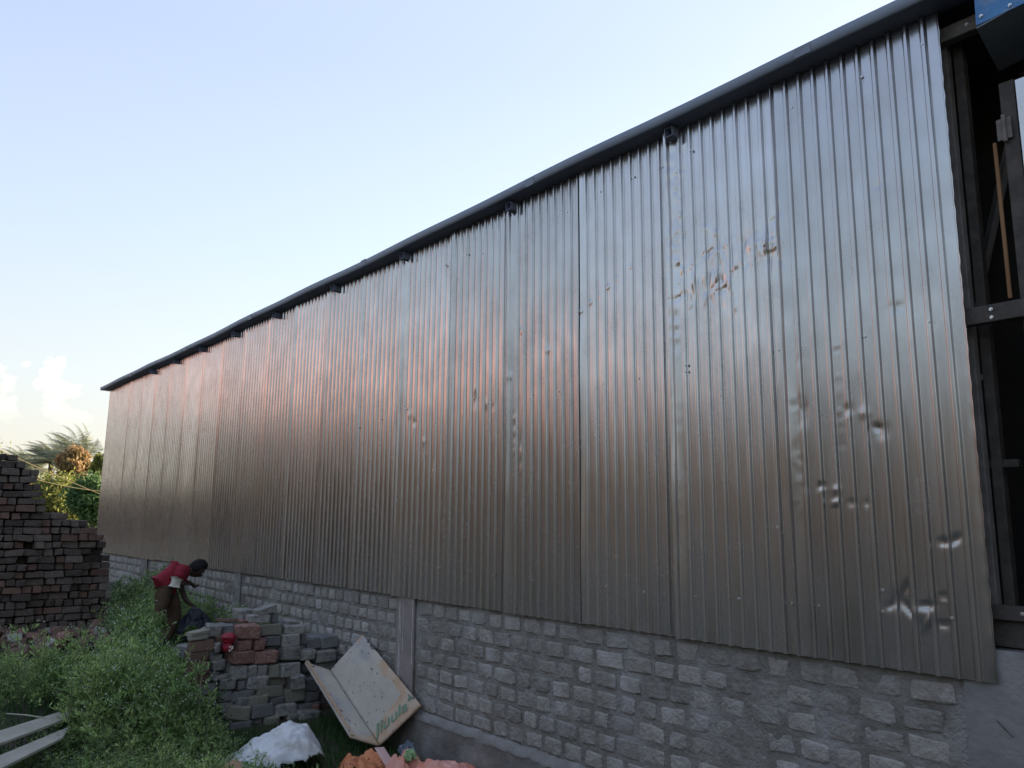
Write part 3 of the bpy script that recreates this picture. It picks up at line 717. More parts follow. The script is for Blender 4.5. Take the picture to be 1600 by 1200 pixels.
LIST = [
 (812, 392, 935, 440, g, -.10, -14), (765, 440, 893, 497, g, -.10, 0), (893, 430, 940, 490, dk, -.14, 0), (600, 472, 700, 494, b_, -.2, 4), (690, 478, 765, 500, r_, -.14, 0), (700, 410, 775, 475, g, -.3, 0),
 (510, 505, 600, 590, g, -.06, 5), (600, 500, 672, 560, dk, -.10, 0), (690, 505, 835, 597, r_, .03, 0), (835, 502, 965, 572, vv, -.03, 0), (930, 488, 988, 556, dk, -.10, 0), (988, 482, 1072, 505, g, -.14, 3), (988, 505, 1112, 562, g, -.06, 0),
 (390, 545, 512, 572, vv, 0, -5), (388, 572, 510, 602, vv, .01, 0), (560, 565, 615, 640, b_, -.04, 0), (697, 597, 790, 668, r_, .02, 0), (790, 590, 863, 668, r_, .02, 0), (862, 572, 962, 640, dk, -.02, 0), (965, 565, 1084, 642, g, .0, 0), (1080, 568, 1122, 632, dk, -.10, 0), (1120, 590, 1212, 660, dk, -.10, -6), (1210, 608, 1276, 662, g, -.16, 0),
 (400, 602, 545, 672, b_, .0, 0), (550, 620, 590, 684, g, .0, 0), (625, 655, 705, 725, b_, -.05, 0), (648, 670, 801, 754, r_, .05, 0), (803, 668, 948, 752, r_, .04, 0), (868, 640, 965, 668, dk, -.08, 0), (962, 640, 1085, 732, g, .02, 3), (1083, 662, 1182, 727, g, .0, 0), (1183, 665, 1312, 742, g, .0, 0),
 (378, 672, 515, 740, b_, .0, 0), (498, 692, 592, 728, g, -.06, 0), (525, 727, 613, 798, g, .0, 0), (610, 730, 655, 802, g, -.03, 0), (645, 760, 752, 850, g, .05, 0), (745, 758, 812, 832, g, .04, 0), (812, 755, 880, 834, g, .04, 0), (882, 755, 950, 838, vv, .04, 0), (952, 745, 1090, 832, g, .04, 0), (1088, 745, 1162, 800, dk, -.06, 0), (1160, 740, 1300, 790, g, -.10, 0),
 (378, 740, 520, 805, b_, .0, 0), (500, 795, 565, 855, dk, -.04, 0), (590, 845, 690, 917, g, .06, 0), (540, 818, 650, 850, g, .0, -8), (688, 850, 737, 917, dk, .04, 0), (738, 826, 882, 917, g, .05, 3), (880, 830, 992, 888, vv, -.04, 0), (1030, 820, 1115, 917, g, .10, -4), (1112, 830, 1205, 922, dk, .0, 0), (985, 830, 1035, 900, dk, -.06, 0), (1200, 800, 1300, 900, dk, -.08, 0),
 (570, 918, 648, 992, dk, .04, 0), (650, 916, 800, 978, dk, .05, -3), (806, 888, 985, 960, vv, .05, 4), (985, 895, 1112, 992, vv, .05, -3), (1110, 917, 1202, 990, dk, .0, 0), (1200, 905, 1310, 1000, dk, -.06, 0),
 (580, 990, 662, 1052, g, .05, 0), (660, 960, 748, 1032, dk, .08, 8), (750, 945, 888, 1012, vv, .07, 0), (888, 955, 990, 1005, dk, .04, 0), (1100, 990, 1210, 1060, dk, .0, 0), (1210, 1000, 1320, 1090, b_, -.03, 0),
 (618, 1012, 772, 1112, vv, .10, 10), (770, 1005, 922, 1088, dk, .08, 0), (924, 1000, 1062, 1078, g, .08, 0), (1062, 1000, 1150, 1062, dk, .05, 0), (1150, 1005, 1200, 1048, r_, .06, 0),
 (640, 1105, 775, 1185, dk, .10, 0), (772, 1088, 862, 1150, dk, .05, 0), (860, 1078, 962, 1140, vv, .10, 0), (984, 1060, 1072, 1118, g, .08, 0), (1070, 1045, 1206, 1132, g, .14, 3), (1200, 1075, 1262, 1150, dk, .03, 0), (1262, 1090, 1330, 1160, g, .04, 0),
 (385, 805, 520, 880, b_, -.02, 0), (400, 880, 560, 950, dk, -.04, 0), (420, 950, 570, 1020, dk, -.04, 0), (440, 1020, 600, 1090, dk, -.04, 0)]
for x0, y0, x1, y1, key, dx, rot in LIST: pb(x0, y0, x1, y1, key, None, dx, rot)
fill = bmesh.new()                          # blocks further back, seen only through the gaps
for k in range(150):
    u = random.uniform(300, 520); v = random.uniform(985, 1130); top = 1000 if u < 330 else (960 if u < 440 else 985)
    p = at_x(u, max(v, top + 16), PX - random.uniform(.22, .5)); t = bmesh.new(); t.from_mesh(rmesh('blockd', k % 10))
    bmesh.ops.transform(t, matrix=Matrix.Translation(p) @ Matrix.Rotation(random.uniform(-.2, .2), 4, 'Z') @ Matrix.Diagonal((.24, .24, .125, 1)), verts=t.verts)
    tm = bpy.data.meshes.new('t'); t.to_mesh(tm); t.free(); fill.from_mesh(tm); bpy.data.meshes.remove(tm)
tag(link('blocks', done(fill, 'fill'), M['blockd'], pile), kind='stuff')

def crumple(name, cen, ax, bx, sx, sy, hfun, m, n=34, amp=.03, freq=6, seed=0, outline=None, thick=.004, parent=None):
    """a soft sheet lying as a mound: local axes ax (width) and bx (depth)"""
    cen = V(cen); ax = V(ax).normalized(); bx = V(bx).normalized(); vs = []; idx = {}; fs = []
    for i in range(n + 1):
        for j in range(n + 1):
            a = 2 * i / n - 1; b = 2 * j / n - 1
            if outline and not outline(a, b): continue
            rr = noise.noise(V((a * freq * .5, b * freq * .5, seed + 7))); q = fbm(a * freq * .4, b * freq * .4, seed, 3)
            fold = abs(noise.noise(V((a * freq * .8 + rr, b * freq * .8, seed + 3))))
            p = cen + ax * (a * sx + .03 * rr) + bx * (b * sy + .03 * q) + V((0, 0, 1)) * (hfun(a, b) + amp * (fold - .25) * 1.8 + amp * .5 * q + amp * .7 * abs(noise.noise(V((a * freq * 1.7 + q * 2, b * freq * 1.1 + a * 2, seed + 9)))))
            idx[i, j] = len(vs); vs.append(p[:])
    for i in range(n):
        for j in range(n):
            k = [(i, j), (i + 1, j), (i + 1, j + 1), (i, j + 1)]
            if all(q in idx for q in k): fs.append([idx[q] for q in k])
    me = mesh_np(name, vs, fs); o = link(name, me, m, parent, smooth=True)
    md = o.modifiers.new('s', 'SOLIDIFY'); md.thickness = thick; md.offset = -1
    return o
RIGHT = V((.35, .94, 0)).normalized(); AWAY = V((-.94, .35, 0)).normalized()

# red packets in a gap of the heap
for (x, y, w, h, lab) in ((630, 588, 78, 62, 'shiny red packet wedged in the block heap, the upper of two'), (622, 646, 56, 60, 'small red packet with white print wedged below the upper red packet')):
    c = at_x(200 + x / 4, 850 + y / 4, PX + .06); s = at_x(200 + (x + w / 2) / 4, 850 + y / 4, PX + .06).y - c.y; t = c.z - at_x(200 + x / 4, 850 + (y + h / 2) / 4, PX + .06).z
    bm = bmesh.new(); bmesh.ops.create_uvsphere(bm, u_segments=20, v_segments=14, radius=1)
    for v in bm.verts:
        n_ = 1 + .40 * noise.noise(v.co * 2.2 + V((x, 0, 0))) + .30 * abs(noise.noise(v.co * 4.5)); pinch = 1 - .35 * abs(v.co.y) ** 3
        v.co = V((v.co.x * .06 * n_, v.co.y * s * n_, v.co.z * t * n_ * pinch))
    o = link('packet', done(bm, 'packet'), M['redp'], None, smooth=True); o.location = c; tag(o, lab, 'packet')
    if y > 620:
        bm = bmesh.new()
        for q in range(3):
            bm_slab(bm, [(.063, -.01 + q * .014, -.03 + q * .01), (.064, .000 + q * .014, -.03 + q * .01), (.063, .004 + q * .012, .02), (.062, -.006 + q * .012, .018)], (1, 0, 0), .002)
        link('white_print', done(bm, 'p'), M['whitep'], o).matrix_parent_inverse = Matrix.Identity(4)

# ------------------------------------------------------------------ white sack, orange sacks, debris
def sack_h(a, b):
    top = np.interp(a, [-1, -.75, -.35, 0, .3, .6, .8, 1], [.0, .10, .22, .30, .35, .30, .20, .08]); q = max(0.0, 1 - (b * .95) ** 2)
    return float(top) * q ** .6
pc = at_x(426, 1186, -6.55); gzc = gz(pc.x, pc.y)
o = crumple('sack', (pc.x, pc.y, gzc + .02), RIGHT, AWAY, .42, .34, sack_h, M['sack'], n=64, amp=.022, freq=5, seed=2,
            outline=lambda a, b: (a * a) ** 1.3 + (b * b) ** 1.3 < 1 + .12 * noise.noise(V((a * 9, b * 9, 0))))
tag(o, 'empty white woven sack lying crumpled on the grass in front of the block heap', 'sack')
def mound(hh, ridge=0.0, ph=0.0):
    def f(a, b):
        q = max(0.0, 1 - a * a * .8 - b * b * .7); return hh * q ** .7 + ridge * math.sin(a * 5 + b * 3 + ph) * q
    return f
def ink_marks(parent, pts, s=.02):
    bm = bmesh.new()
    for p, nrm in pts:
        a = nrm.orthogonal().normalized(); b = nrm.cross(a)
        for q in range(3):
            o1 = a * random.uniform(-s, s) * 1.6 + b * random.uniform(-s, s); w = random.uniform(.2, .5) * s; l = random.uniform(.5, 1.1) * s
            t = (a * random.uniform(-1, 1) + b * random.uniform(-1, 1)).normalized(); u_ = nrm.cross(t); c = p + o1 + nrm * .004
            vs = [bm.verts.new(c + t * l + u_ * w * .4), bm.verts.new(c - t * l + u_ * w * .4), bm.verts.new(c - t * l - u_ * w * .4), bm.verts.new(c + t * l - u_ * w * .4)]; bm.faces.new(vs)
    link('print', done(bm, 'print'), M['ink'], parent).matrix_parent_inverse = Matrix.Identity(4)
def cloth(u, v, x, sx, sy, hh, m, lab, seed, ridge=.03, marks=0, name='sack', amp=.05, freq=6):
    c = at_x(u, v, x); o = crumple(name, (c.x, c.y, c.z - hh * .8), RIGHT, AWAY, sx, sy, mound(hh, ridge, seed), m, n=72, amp=amp, freq=freq, seed=seed,
             outline=lambda a, b: a * a + b * b < .95 + .35 * noise.noise(V((a * 3, b * 3, seed))))
    tag(o, lab, 'sack' if name == 'sack' else name.replace('_', ' '))
    if marks:
        ps = [p for p in o.data.polygons if (V(CAM) - p.center).normalized().dot(p.normal) > .35 or True]
        cl = random.sample(list(ps), marks); ink_marks(o, [(p.center.copy(), p.normal.copy() if p.normal.z > 0 else -p.normal) for p in cl])
    return o
cloth(572, 1186, -6.15, .24, .22, .16, M['orange'], 'crumpled orange sack with dark print under the leaning board', 11, marks=9, amp=.034, freq=4)
cloth(632, 1190, -5.75, .17, .15, .20, M['salmon'], 'folded salmon sack standing up between the orange sack and the pink mound', 5, ridge=.06, amp=.04, freq=4)
cloth(700, 1204, -5.25, .36, .30, .22, M['salmon'], 'large salmon pink sack heaped against the plinth with faded print', 21, marks=12, amp=.03, freq=4)
bm = bmesh.new(); a, b, c, d = at_x(585, 1168, -5.98), at_x(600, 1167, -5.98), at_x(618, 1196, -5.82), at_x(604, 1199, -5.82)
bm_slab(bm, [a, b, c, d], (1, -.2, .3), .004); tag(link('paper_strip', done(bm, 'strip'), M['pinkp']), 'pale pink paper strip lying across the orange sack', 'paper')
cloth(636, 1170, -5.95, .07, .06, .05, M['bluepl'], 'scrap of bluish clear plastic in the dark corner behind the sacks', 31, name='plastic_scrap', amp=.04)
cloth(640, 1180, -5.72, .05, .045, .05, M['greenpl'], 'small green and white wrapper between the salmon sacks', 33, name='wrapper', amp=.03)
# brown cardboard corner at the bottom edge
bm = bmesh.new(); zz = .36
q = [at_z(330, 1206, zz), at_z(366, 1186, zz), at_z(378, 1190, zz), at_z(380, 1215, zz)]; bm_slab(bm, q, (0, 0, 1), .05)
tag(link('cardboard_piece', done(bm, 'cb'), M['brownc']), 'brown cardboard piece poking up at the bottom edge before the white sack', 'cardboard')

# ------------------------------------------------------------------ the folded board leaning on the wall
def board():
    T, R_, B, I = V((-7.10, -.07, 1.08)), V((-6.10, -.07, .60)), V((-6.40, -.27, .22)), V((-7.40, -.27, .70))
    Lf, LB = V((-7.50, -.49, .80)), V((-6.50, -.49, .32))
    T = at_y(566, 992, -.07); R_ = at_y(657, 1102, -.07); B = at_x(593, 1164, -6.40); I = at_x(516, 1047, -7.40); Lf = at_x(477, 1034, -7.50); LB = at_x(548, 1150, -6.50)
    e = empty('folded_board', B, 'folded cement stained board with green lettering leaning against the wall', 'board')
    n1 = (R_ - B).cross(I - B).normalized()
    if n1.dot(V(CAM) - B) < 0: n1 = -n1
    n2 = (LB - B).cross(I - B).normalized()
    if n2.dot(V(CAM) - B) < 0: n2 = -n2
    def grid(nm, P00, P10, P11, P01, nrm, m2, nx=26, ny=16, th=.022, matf=None, am=.004):
        vs, fs = [], []
        for s in (0, 1):
            for i in range(nx + 1):
                for j in range(ny + 1):
                    a, b = i / nx, j / ny; p = P00.lerp(P10, a).lerp(P01.lerp(P11, a), b)
                    ed = min(a, 1 - a, b, 1 - b); w = am * fbm(a * 5, b * 4, 2, 3) * (1 if ed > .01 else .3)
                    if ed < .01: p = p + (P10 - P00).normalized() * .004 * noise.noise(V((a * 20, b * 20, 1)))
                    vs.append((p + nrm * w - nrm * th * s)[:])
        k = ny + 1; h = (nx + 1) * k
        for i in range(nx):
            for j in range(ny):
                q = (i * k + j, (i + 1) * k + j, (i + 1) * k + j + 1, i * k + j + 1); fs.append(q); fs.append(tuple(x + h for x in q[::-1]))
        for i in range(nx): fs.append((i * k, i * k + h, (i + 1) * k + h, (i + 1) * k)); fs.append((i * k + ny, (i + 1) * k + ny, (i + 1) * k + ny + h, i * k + ny + h))
        for j in range(ny): fs.append((j, j + 1, j + 1 + h, j + h)); fs.append((nx * k + j, nx * k + j + h, nx * k + j + 1 + h, nx * k + j + 1))
        me = mesh_np(nm, vs, fs); o = link(nm, me, m2, e)
        if matf:
            for p in me.polygons:
                c = p.center; ab = matf(c); p.material_index = 1 if ab else 0
        return o
    LEN = (B - I).length; dirL = (B - I).normalized()
    def tanf(c):
        t = (V(c) - I).dot(dirL) / LEN; w = noise.noise(V(c) * 9) * .02; s = (V(c) - I - dirL * ((V(c) - I).dot(dirL))).length / (T - I - dirL * ((T - I).dot(dirL))).length
        return t > .865 + w or (s > .90 + w and t > .52) or (s > .84 + w * 2 and .45 < t < .62) or (t < .10 + w and s > .85)
    grid('wide_panel', I, T, R_, B, n1, [M['panel'], M['card']], matf=tanf, nx=30, ny=46)
    grid('side_flap', Lf, I + n2 * .001, B + n2 * .001, LB, n2, [M['panel'], M['card']], matf=lambda c: (V(c) - I).dot(dirL) / LEN > .88 + noise.noise(V(c) * 9) * .02, nx=12, ny=46)
    # folded-over rim along the outer edge of the flap
    ax = (LB - Lf).normalized(); inn = (I - Lf); inn = (inn - ax * inn.dot(ax)).normalized()
    bm = bmesh.new(); vs = [Lf + n2 * .016, Lf + inn * .035 + n2 * .014, LB + inn * .035 + n2 * .014, LB + n2 * .016]; bm_slab(bm, vs, n2, .012)
    bm2 = None; link('flap_rim', done(bm, 'rim'), M['card'], e)
    # dark spots of dirt and nail holes
    bm = bmesh.new()
    for k in range(70):
        a, b = random.random(), random.random()
        if random.random() < .5: p = I.lerp(T, a).lerp(B.lerp(R_, a), b) + n1 * .006; nn = n1
        else: p = Lf.lerp(I, a * .5).lerp(LB.lerp(B, a * .5), b) + n2 * (.006 if a > .3 else .018); nn = n2
        rr = random.uniform(.003, .008) * random.choice((1, 1, 1.6)); t = nn.orthogonal().normalized(); s = nn.cross(t)
        bm.faces.new([bm.verts.new(p + (t * math.cos(q) * random.uniform(.6, 1.3) + s * math.sin(q) * random.uniform(.6, 1.3)) * rr) for q in [2 * math.pi * i / 7 for i in range(7)]])
    link('dirt_spots', done(bm, 'spots'), M['ink'], e)
    # green script along the bottom strip
    def letter(txt, p0, p1, size, lift, sh=.25, mt='green', nrm=n1):
        cu = bpy.data.curves.new('t', 'FONT'); cu.body = txt; cu.size = size; cu.shear = sh; cu.offset = .0015 if mt == 'green' else 0; cu.extrude = .0008
        ob = bpy.data.objects.new('t', cu); COL.objects.link(ob); dg = bpy.context.evaluated_depsgraph_get(); me = bpy.data.meshes.new_from_object(ob.evaluated_get(dg)); bpy.data.objects.remove(ob)
        xs = [v.co.x for v in me.vertices]; k = (p1 - p0).length / (max(xs) - min(xs)); x0 = min(xs)
        a = (p1 - p0).normalized(); c = nrm.cross(a).normalized()
        for v in me.vertices: v.co = p0 + a * (v.co.x - x0) * k + c * v.co.y + nrm * (lift + v.co.z)
        me.materials.clear(); return link('lettering', me, M[mt], e)
    up = (I - B).normalized()
    def onp(u, v):                            # a point of the wide panel
        d = V(rayd(u, v)); t = (B - V(CAM)).dot(n1) / d.dot(n1); return V(CAM) + d * t
    letter('Jluula', onp(585, 1153), onp(638, 1108), .135, .006)
    letter('a', onp(638, 1096), onp(645, 1090), .07, .006)
    letter('16', onp(574, 1003), onp(583, 1016), .05, .006, 0, 'ink')
board()

# ------------------------------------------------------------------ pale planks at lower left
def plank(uv, z, th, lab):
    bm = bmesh.new(); bm_slab(bm, [at_z(u, v, z) for u, v in uv], (0, 0, 1), th); bmesh.ops.bevel(bm, geom=bm.edges[:], offset=.003, segments=1, affect='EDGES')
    tag(link('plank', done(bm, 'plank'), M['plank']), lab, 'plank', 'pale planks on the weeds')
plank([(-60, 1160), (118, 1104), (136, 1110), (-50, 1180)], .52, .022, 'upper pale plank lying in the weeds at lower left, its far end longer')
plank([(-20, 1188), (110, 1134), (98, 1152), (-10, 1206)], .47, .022, 'lower pale plank half sunk in the weeds at lower left')
bm = bmesh.new(); tube_bm(bm, [at_z(10, 1115, .62), at_z(40, 1117, .63), at_z(72, 1122, .62)], .006, 5)
tag(link('dry_stick', done(bm, 'stick'), M['plank']), 'thin pale dry stick on the soil above the planks', 'stick')

# ------------------------------------------------------------------ the man
def skin_mesh(name, pts, edges, m, parent, root=0, sub=2, smooth=True):
    me = bpy.data.meshes.new(name); me.from_pydata([p[:3] for p in pts], edges, []); me.update()
    o = bpy.data.objects.new(name, me); COL.objects.link(o)
    md = o.modifiers.new('k', 'SKIN'); md.use_smooth_shade = True
    for i, p in enumerate(pts):
        s = me.skin_vertices[0].data[i]; r = p[3]; s.radius = (r, p[4] if len(p) > 4 else r); s.use_root = (i == root)
    sb = o.modifiers.new('u', 'SUBSURF'); sb.levels = sub; sb.render_levels = sub
    dg = bpy.context.evaluated_depsgraph_get(); nm = bpy.data.meshes.new_from_object(o.evaluated_get(dg)); bpy.data.objects.remove(o)
    nm.materials.clear()
    if name in ('shirt', 'trousers', 'sleeve'):
        for v in nm.vertices: v.co += v.normal * (.012 * noise.noise(v.co * 11) + .010 * abs(noise.noise(V((v.co.x * 9, v.co.y * 16, v.co.z * 26)))))
    return link(name, nm, m, parent, smooth=True)
MX = -10.35
def mp(X, Y, dx=0.0): return at_x(220 + X / 7.5, 860 + Y / 7.5, MX + dx)
def P(X, Y, dx, r, r2=None): p = mp(X, Y, dx); return (p.x, p.y, p.z, r) + ((r2,) if r2 else ())
man = empty('person', (MX, -.85, .66), 'person in a red shirt and brown trousers bending forward near the wall', 'person')
sc_ = 1 / 7.5 / 127
# body: legs, arms, hands, neck as one continuous surface
body = [P(290, 470, 0, .10), P(330, 370, 0, .105), P(420, 290, 0, .10), P(510, 245, 0, .085), P(575, 235, 0, .05), P(620, 225, 0, .05),
        P(430, 290, .17, .05), P(400, 400, .19, .04), P(480, 392, .12, .034), P(570, 375, .05, .026), P(615, 405, .03, .024), P(640, 440, .03, .015),
        P(470, 300, -.17, .05), P(470, 440, -.17, .04), P(525, 580, -.12, .030), P(585, 630, -.08, .024), P(625, 650, -.06, .015),
        P(275, 520, .09, .085), P(235, 700, .10, .055), P(110, 860, .02, .038), P(70, 880, 0, .035),
        P(350, 540, -.08, .085), P(400, 760, -.06, .055), P(310, 980, -.04, .038), P(262, 1085, 0, .036)]
be = [(0, 1), (1, 2), (2, 3), (3, 4), (4, 5), (3, 6), (6, 7), (7, 8), (8, 9), (9, 10), (10, 11), (3, 12), (12, 13), (13, 14), (14, 15), (15, 16), (0, 17), (17, 18), (18, 19), (19, 20), (0, 21), (21, 22), (22, 23), (23, 24)]
skin_mesh('body', body, be, M['skin'], man)
sh = [P(248, 468, 0, .120, .135), P(278, 390, 0, .115, .14), P(345, 315, 0, .115, .15), P(425, 268, 0, .11, .155), P(505, 240, 0, .095, .14), P(560, 232, 0, .065),
      P(450, 275, .17, .07), P(430, 335, .19, .065), P(490, 285, -.13, .06), P(480, 350, -.16, .055)]
skin_mesh('shirt', sh, [(0, 1), (1, 2), (2, 3), (3, 4), (4, 5), (4, 6), (6, 7), (4, 8), (8, 9)], M['shirt'], man, root=2)
skin_mesh('sleeve', [P(428, 325, .19, .060), P(405, 375, .195, .056), P(392, 418, .195, .048)], [(0, 1), (1, 2)], M['cream'], man, root=1)
tr = [P(300, 440, 0, .095, .12), P(262, 530, .08, .100), P(235, 700, .10, .075), P(165, 800, .06, .062), P(100, 868, .02, .056),
      P(355, 560, -.06, .102), P(395, 700, -.06, .082), P(395, 800, -.06, .074), P(335, 950, -.04, .062), P(275, 1070, 0, .058)]
skin_mesh('trousers', tr, [(0, 1), (1, 2), (2, 3), (3, 4), (0, 5), (5, 6), (6, 7), (7, 8), (8, 9)], M['pants'], man)
# fingers
def hand(pts, dx):
    for k in range(5):
        a, b, c = [P(x + (k - 2) * q, y - (k - 2) * q * .5, dx + (k - 2) * .012, .0085) for (x, y, q) in pts]
        skin_mesh('thumb' if k == 4 else 'finger', [a, b, c], [(0, 1), (1, 2)], M['skin'], man, root=0, sub=1)
hand([(630, 425, 4), (655, 425, 6), (668, 395, 5)], .03)
hand([(610, 642, 4), (640, 665, 6), (640, 690, 5)], -.06)
def foot(pa, pb_):
    a, b = V(pa[:3]), V(pb_[:3]); d = (b - a); skin_mesh('shoe', [(a.x, a.y, a.z, .045), ((a + d * .5).x, (a + d * .5).y, (a + d * .5).z, .05, .04), (b.x, b.y, b.z, .038, .03)], [(0, 1), (1, 2)], M['shoe'], man, root=1)
foot(P(262, 1105, 0, 0), P(345, 1125, .02, 0)); foot(P(75, 890, 0, 0), P(55, 935, .02, 0))
def head():
    c = mp(662, 218, 0); fwd = V((0.1, .62, -.78)).normalized(); up = V((.03, .80, .60)); up = (up - fwd * up.dot(fwd)).normalized(); rt = fwd.cross(up)
    Rm = Matrix((rt, fwd, up)).transposed().to_4x4(); T_ = Matrix.Translation(c) @ Rm
    bm = bmesh.new(); bmesh.ops.create_uvsphere(bm, u_segments=28, v_segments=20, radius=1)
    for v in bm.verts:
        x, y, z = v.co; w = .074 * (1 - .22 * max(0, -z) ** 1.5); X = x * w; Yy = y * .092; Zz = z * .115
        if y > 0 and z < 0: Yy *= 1 - .18 * (-z)
        if y > .6: # face relief
            Yy += .022 * math.exp(-((x / .16) ** 2 + ((z + .12) / .2) ** 2))               # nose
            for s in (-1, 1): Yy -= .010 * math.exp(-(((x - s * .36) / .16) ** 2 + ((z - .05) / .12) ** 2))  # eye sockets
            Yy += .006 * math.exp(-((x / .3) ** 2 + ((z + .48) / .07) ** 2))                 # lips
            Yy += .008 * math.exp(-((x / .3) ** 2 + ((z + .85) / .2) ** 2))                  # chin
        v.co = (X, Yy, Zz)
    bmesh.ops.transform(bm, matrix=T_, verts=bm.verts); hd = link('head', done(bm, 'head'), M['skin'], man, smooth=True)
    for s in (-1, 1):
        bm = bmesh.new(); bmesh.ops.create_uvsphere(bm, u_segments=12, v_segments=8, radius=1)
        for v in bm.verts: v.co = (s * .074 + v.co.x * .010, v.co.y * .018 - .005, v.co.z * .030)
        bmesh.ops.transform(bm, matrix=T_, verts=bm.verts); link('ear', done(bm, 'ear'), M['skin'], hd, smooth=True).matrix_parent_inverse = Matrix.Identity(4)
        bm = bmesh.new(); bmesh.ops.create_uvsphere(bm, u_segments=10, v_segments=8, radius=.011)
        for v in bm.verts: v.co += V((s * .027, .078, .006))
        bmesh.ops.transform(bm, matrix=T_, verts=bm.verts); link('eye', done(bm, 'eye'), M['whitep'], hd, smooth=True).matrix_parent_inverse = Matrix.Identity(4)
    bm = bmesh.new(); bmesh.ops.create_uvsphere(bm, u_segments=36, v_segments=26, radius=1)
    for v in bm.verts:
        x, y, z = v.co; n_ = 1 + .07 * noise.noise(v.co * 5) + .04 * noise.noise(v.co * 13)
        back = (y < .30 + .25 * z) or z > .55
        f = 1.0 if back else .80
        v.co = (x * .088 * f * n_, y * .104 * f * n_ - .006, z * (.125 if z > 0 else .10) * f * n_ + .012)
    bmesh.ops.transform(bm, matrix=T_, verts=bm.verts); link('hair', done(bm, 'hair'), M['hair'], hd, smooth=True).matrix_parent_inverse = Matrix.Identity(4)
head()
# black bag in front of the person
def bag():
    c = at_x(306, 966, -10.15); bm = bmesh.new(); bmesh.ops.create_icosphere(bm, subdivisions=5, radius=1)
    for v in bm.verts:
        d = v.co.copy(); n_ = 1 + .22 * fbm(d.x * 1.3, d.y * 1.3, d.z * 1.3, 4) + .16 * abs(noise.noise(d * 4.5)) ; top = 1 - .35 * max(0, d.z)
        v.co = V((d.x * .17 * n_, d.y * .19 * n_ * top, d.z * .24 * n_ if d.z > 0 else d.z * .2))
    o = link('plastic_bag', done(bm, 'bag'), M['black'], None, smooth=True); o.location = (c.x, c.y, gz(c.x, c.y) + .22); tag(o, 'bulging black plastic bag on the ground in front of the bending person', 'bag')
bag()

# ------------------------------------------------------------------ weeds and grass
def leaf_tris(base, direc, nrm, L_, w):
    s = np.cross(direc, nrm); return [base, base + direc * L_ * .5 + s * w, base + direc * L_, base + direc * L_ * .5 - s * w]
def weed_proto(seed, h=.45):
    r = np.random.default_rng(seed); q = []; fl = []; st = []
    nb = r.integers(9, 13)
    def seg(a, b, w):
        d = b - a; s = np.cross(d, [0, 0, 1.0]); n = np.linalg.norm(s); s = s / n if n > 1e-6 else np.array([1.0, 0, 0]); st.append([a - s * w, a + s * w, b + s * w * .6, b - s * w * .6])
    top = np.array([r.normal(0, .04), r.normal(0, .04), h]); seg(np.zeros(3), top, .003)
    for i in range(nb):
        t = .12 + .88 * (i + r.random() * .6) / nb; a0 = top * t; az = r.uniform(0, 6.283); el = r.uniform(.25, 1.0); ln = h * r.uniform(.25, .5) * (1.25 - .55 * t)
        d = np.array([math.cos(az) * math.cos(el), math.sin(az) * math.cos(el), math.sin(el)]); b = a0 + d * ln; seg(a0, b, .0018)
        for k in range(11):
            tt = r.uniform(.15, 1); c = a0 + d * ln * tt; v = r.normal(0, 1, 3); v[2] = abs(v[2]) * .5; v = v + d * .8; v /= np.linalg.norm(v); nn = r.normal(0, 1, 3); nn -= v * nn.dot(v); nn /= np.linalg.norm(nn)
            q.append(leaf_tris(c, v, nn, r.uniform(.022, .055), r.uniform(.003, .008)))
        if t > .5:
            for k in range(4):
                c = b + r.normal(0, .018, 3); c[2] = b[2] + abs(r.normal(0, .015)); s = r.uniform(.003, .0065); v = r.normal(0, 1, 3); v /= np.linalg.norm(v); w_ = np.cross(v, r.normal(0, 1, 3)); w_ /= np.linalg.norm(w_)
                fl.append([c + v * s, c + w_ * s, c - v * s, c - w_ * s])
    return np.array(q), np.array(fl), np.array(st)
PROT = [weed_proto(i) for i in range(8)]
def scatter(name, pts, label=None, mats=None, protos=PROT, parent=None, flw=1.0):
    Q, Fl, St = [], [], []
    for (x, y, z, s, tz) in pts:
        a, f, t = protos[random.randrange(len(protos))]; an = random.uniform(0, 6.283); c, si = math.cos(an), math.sin(an)
        Rm = np.array([[c, -si, 0], [si, c, 0], [0, 0, 1.0]]) @ np.diag([s, s, s * tz]); off = np.array([x, y, z])
        Q.append(a @ Rm.T + off); St.append(t @ Rm.T + off)
        if len(f) and random.random() < flw: Fl.append(f @ Rm.T + off)
    groups = [np.concatenate(Q), np.concatenate(Fl) if Fl else np.zeros((0, 4, 3)), np.concatenate(St)]
    allq = np.concatenate(groups); vs = allq.reshape(-1, 3); fs = np.arange(len(vs)).reshape(-1, 4)
    me = mesh_np(name, vs, fs); mi = np.concatenate([np.full(len(g), i, np.int32) for i, g in enumerate(groups)])
    o = link(name, me, mats or [M['weed'], M['flower'], M['stem']], parent)
    me.polygons.foreach_set('material_index', mi[:len(me.polygons)]); return o
pts = []
def blocked(x, y):
    if -8.15 < x < -7.35 and y > -1.62: return True                # heap
    if x < -11.25: return not (y > -.95)
    if x > -7.4 and y > -1.45: return True                          # sacks and board
    if -10.65 < x < -9.95 and -1.15 < y < -.75: return random.random() < .6
    if -11.3 < x < -10.3 and y < -1.5: return random.random() < .8
    return False
p_a = at_z(20, 1150, .5); p_b = at_z(95, 1125, .5)
def near_plank(x, y):
    c = ROT.T @ (np.array([x, y, gz(x, y) + .1]) - CAM)
    if c[2] > -.5: return False
    u, v = 800 + F * c[0] / -c[2], 600 - F * c[1] / -c[2]
    return u < 112 and 1098 < v - (118 - u) * .36 + 12 < 1150
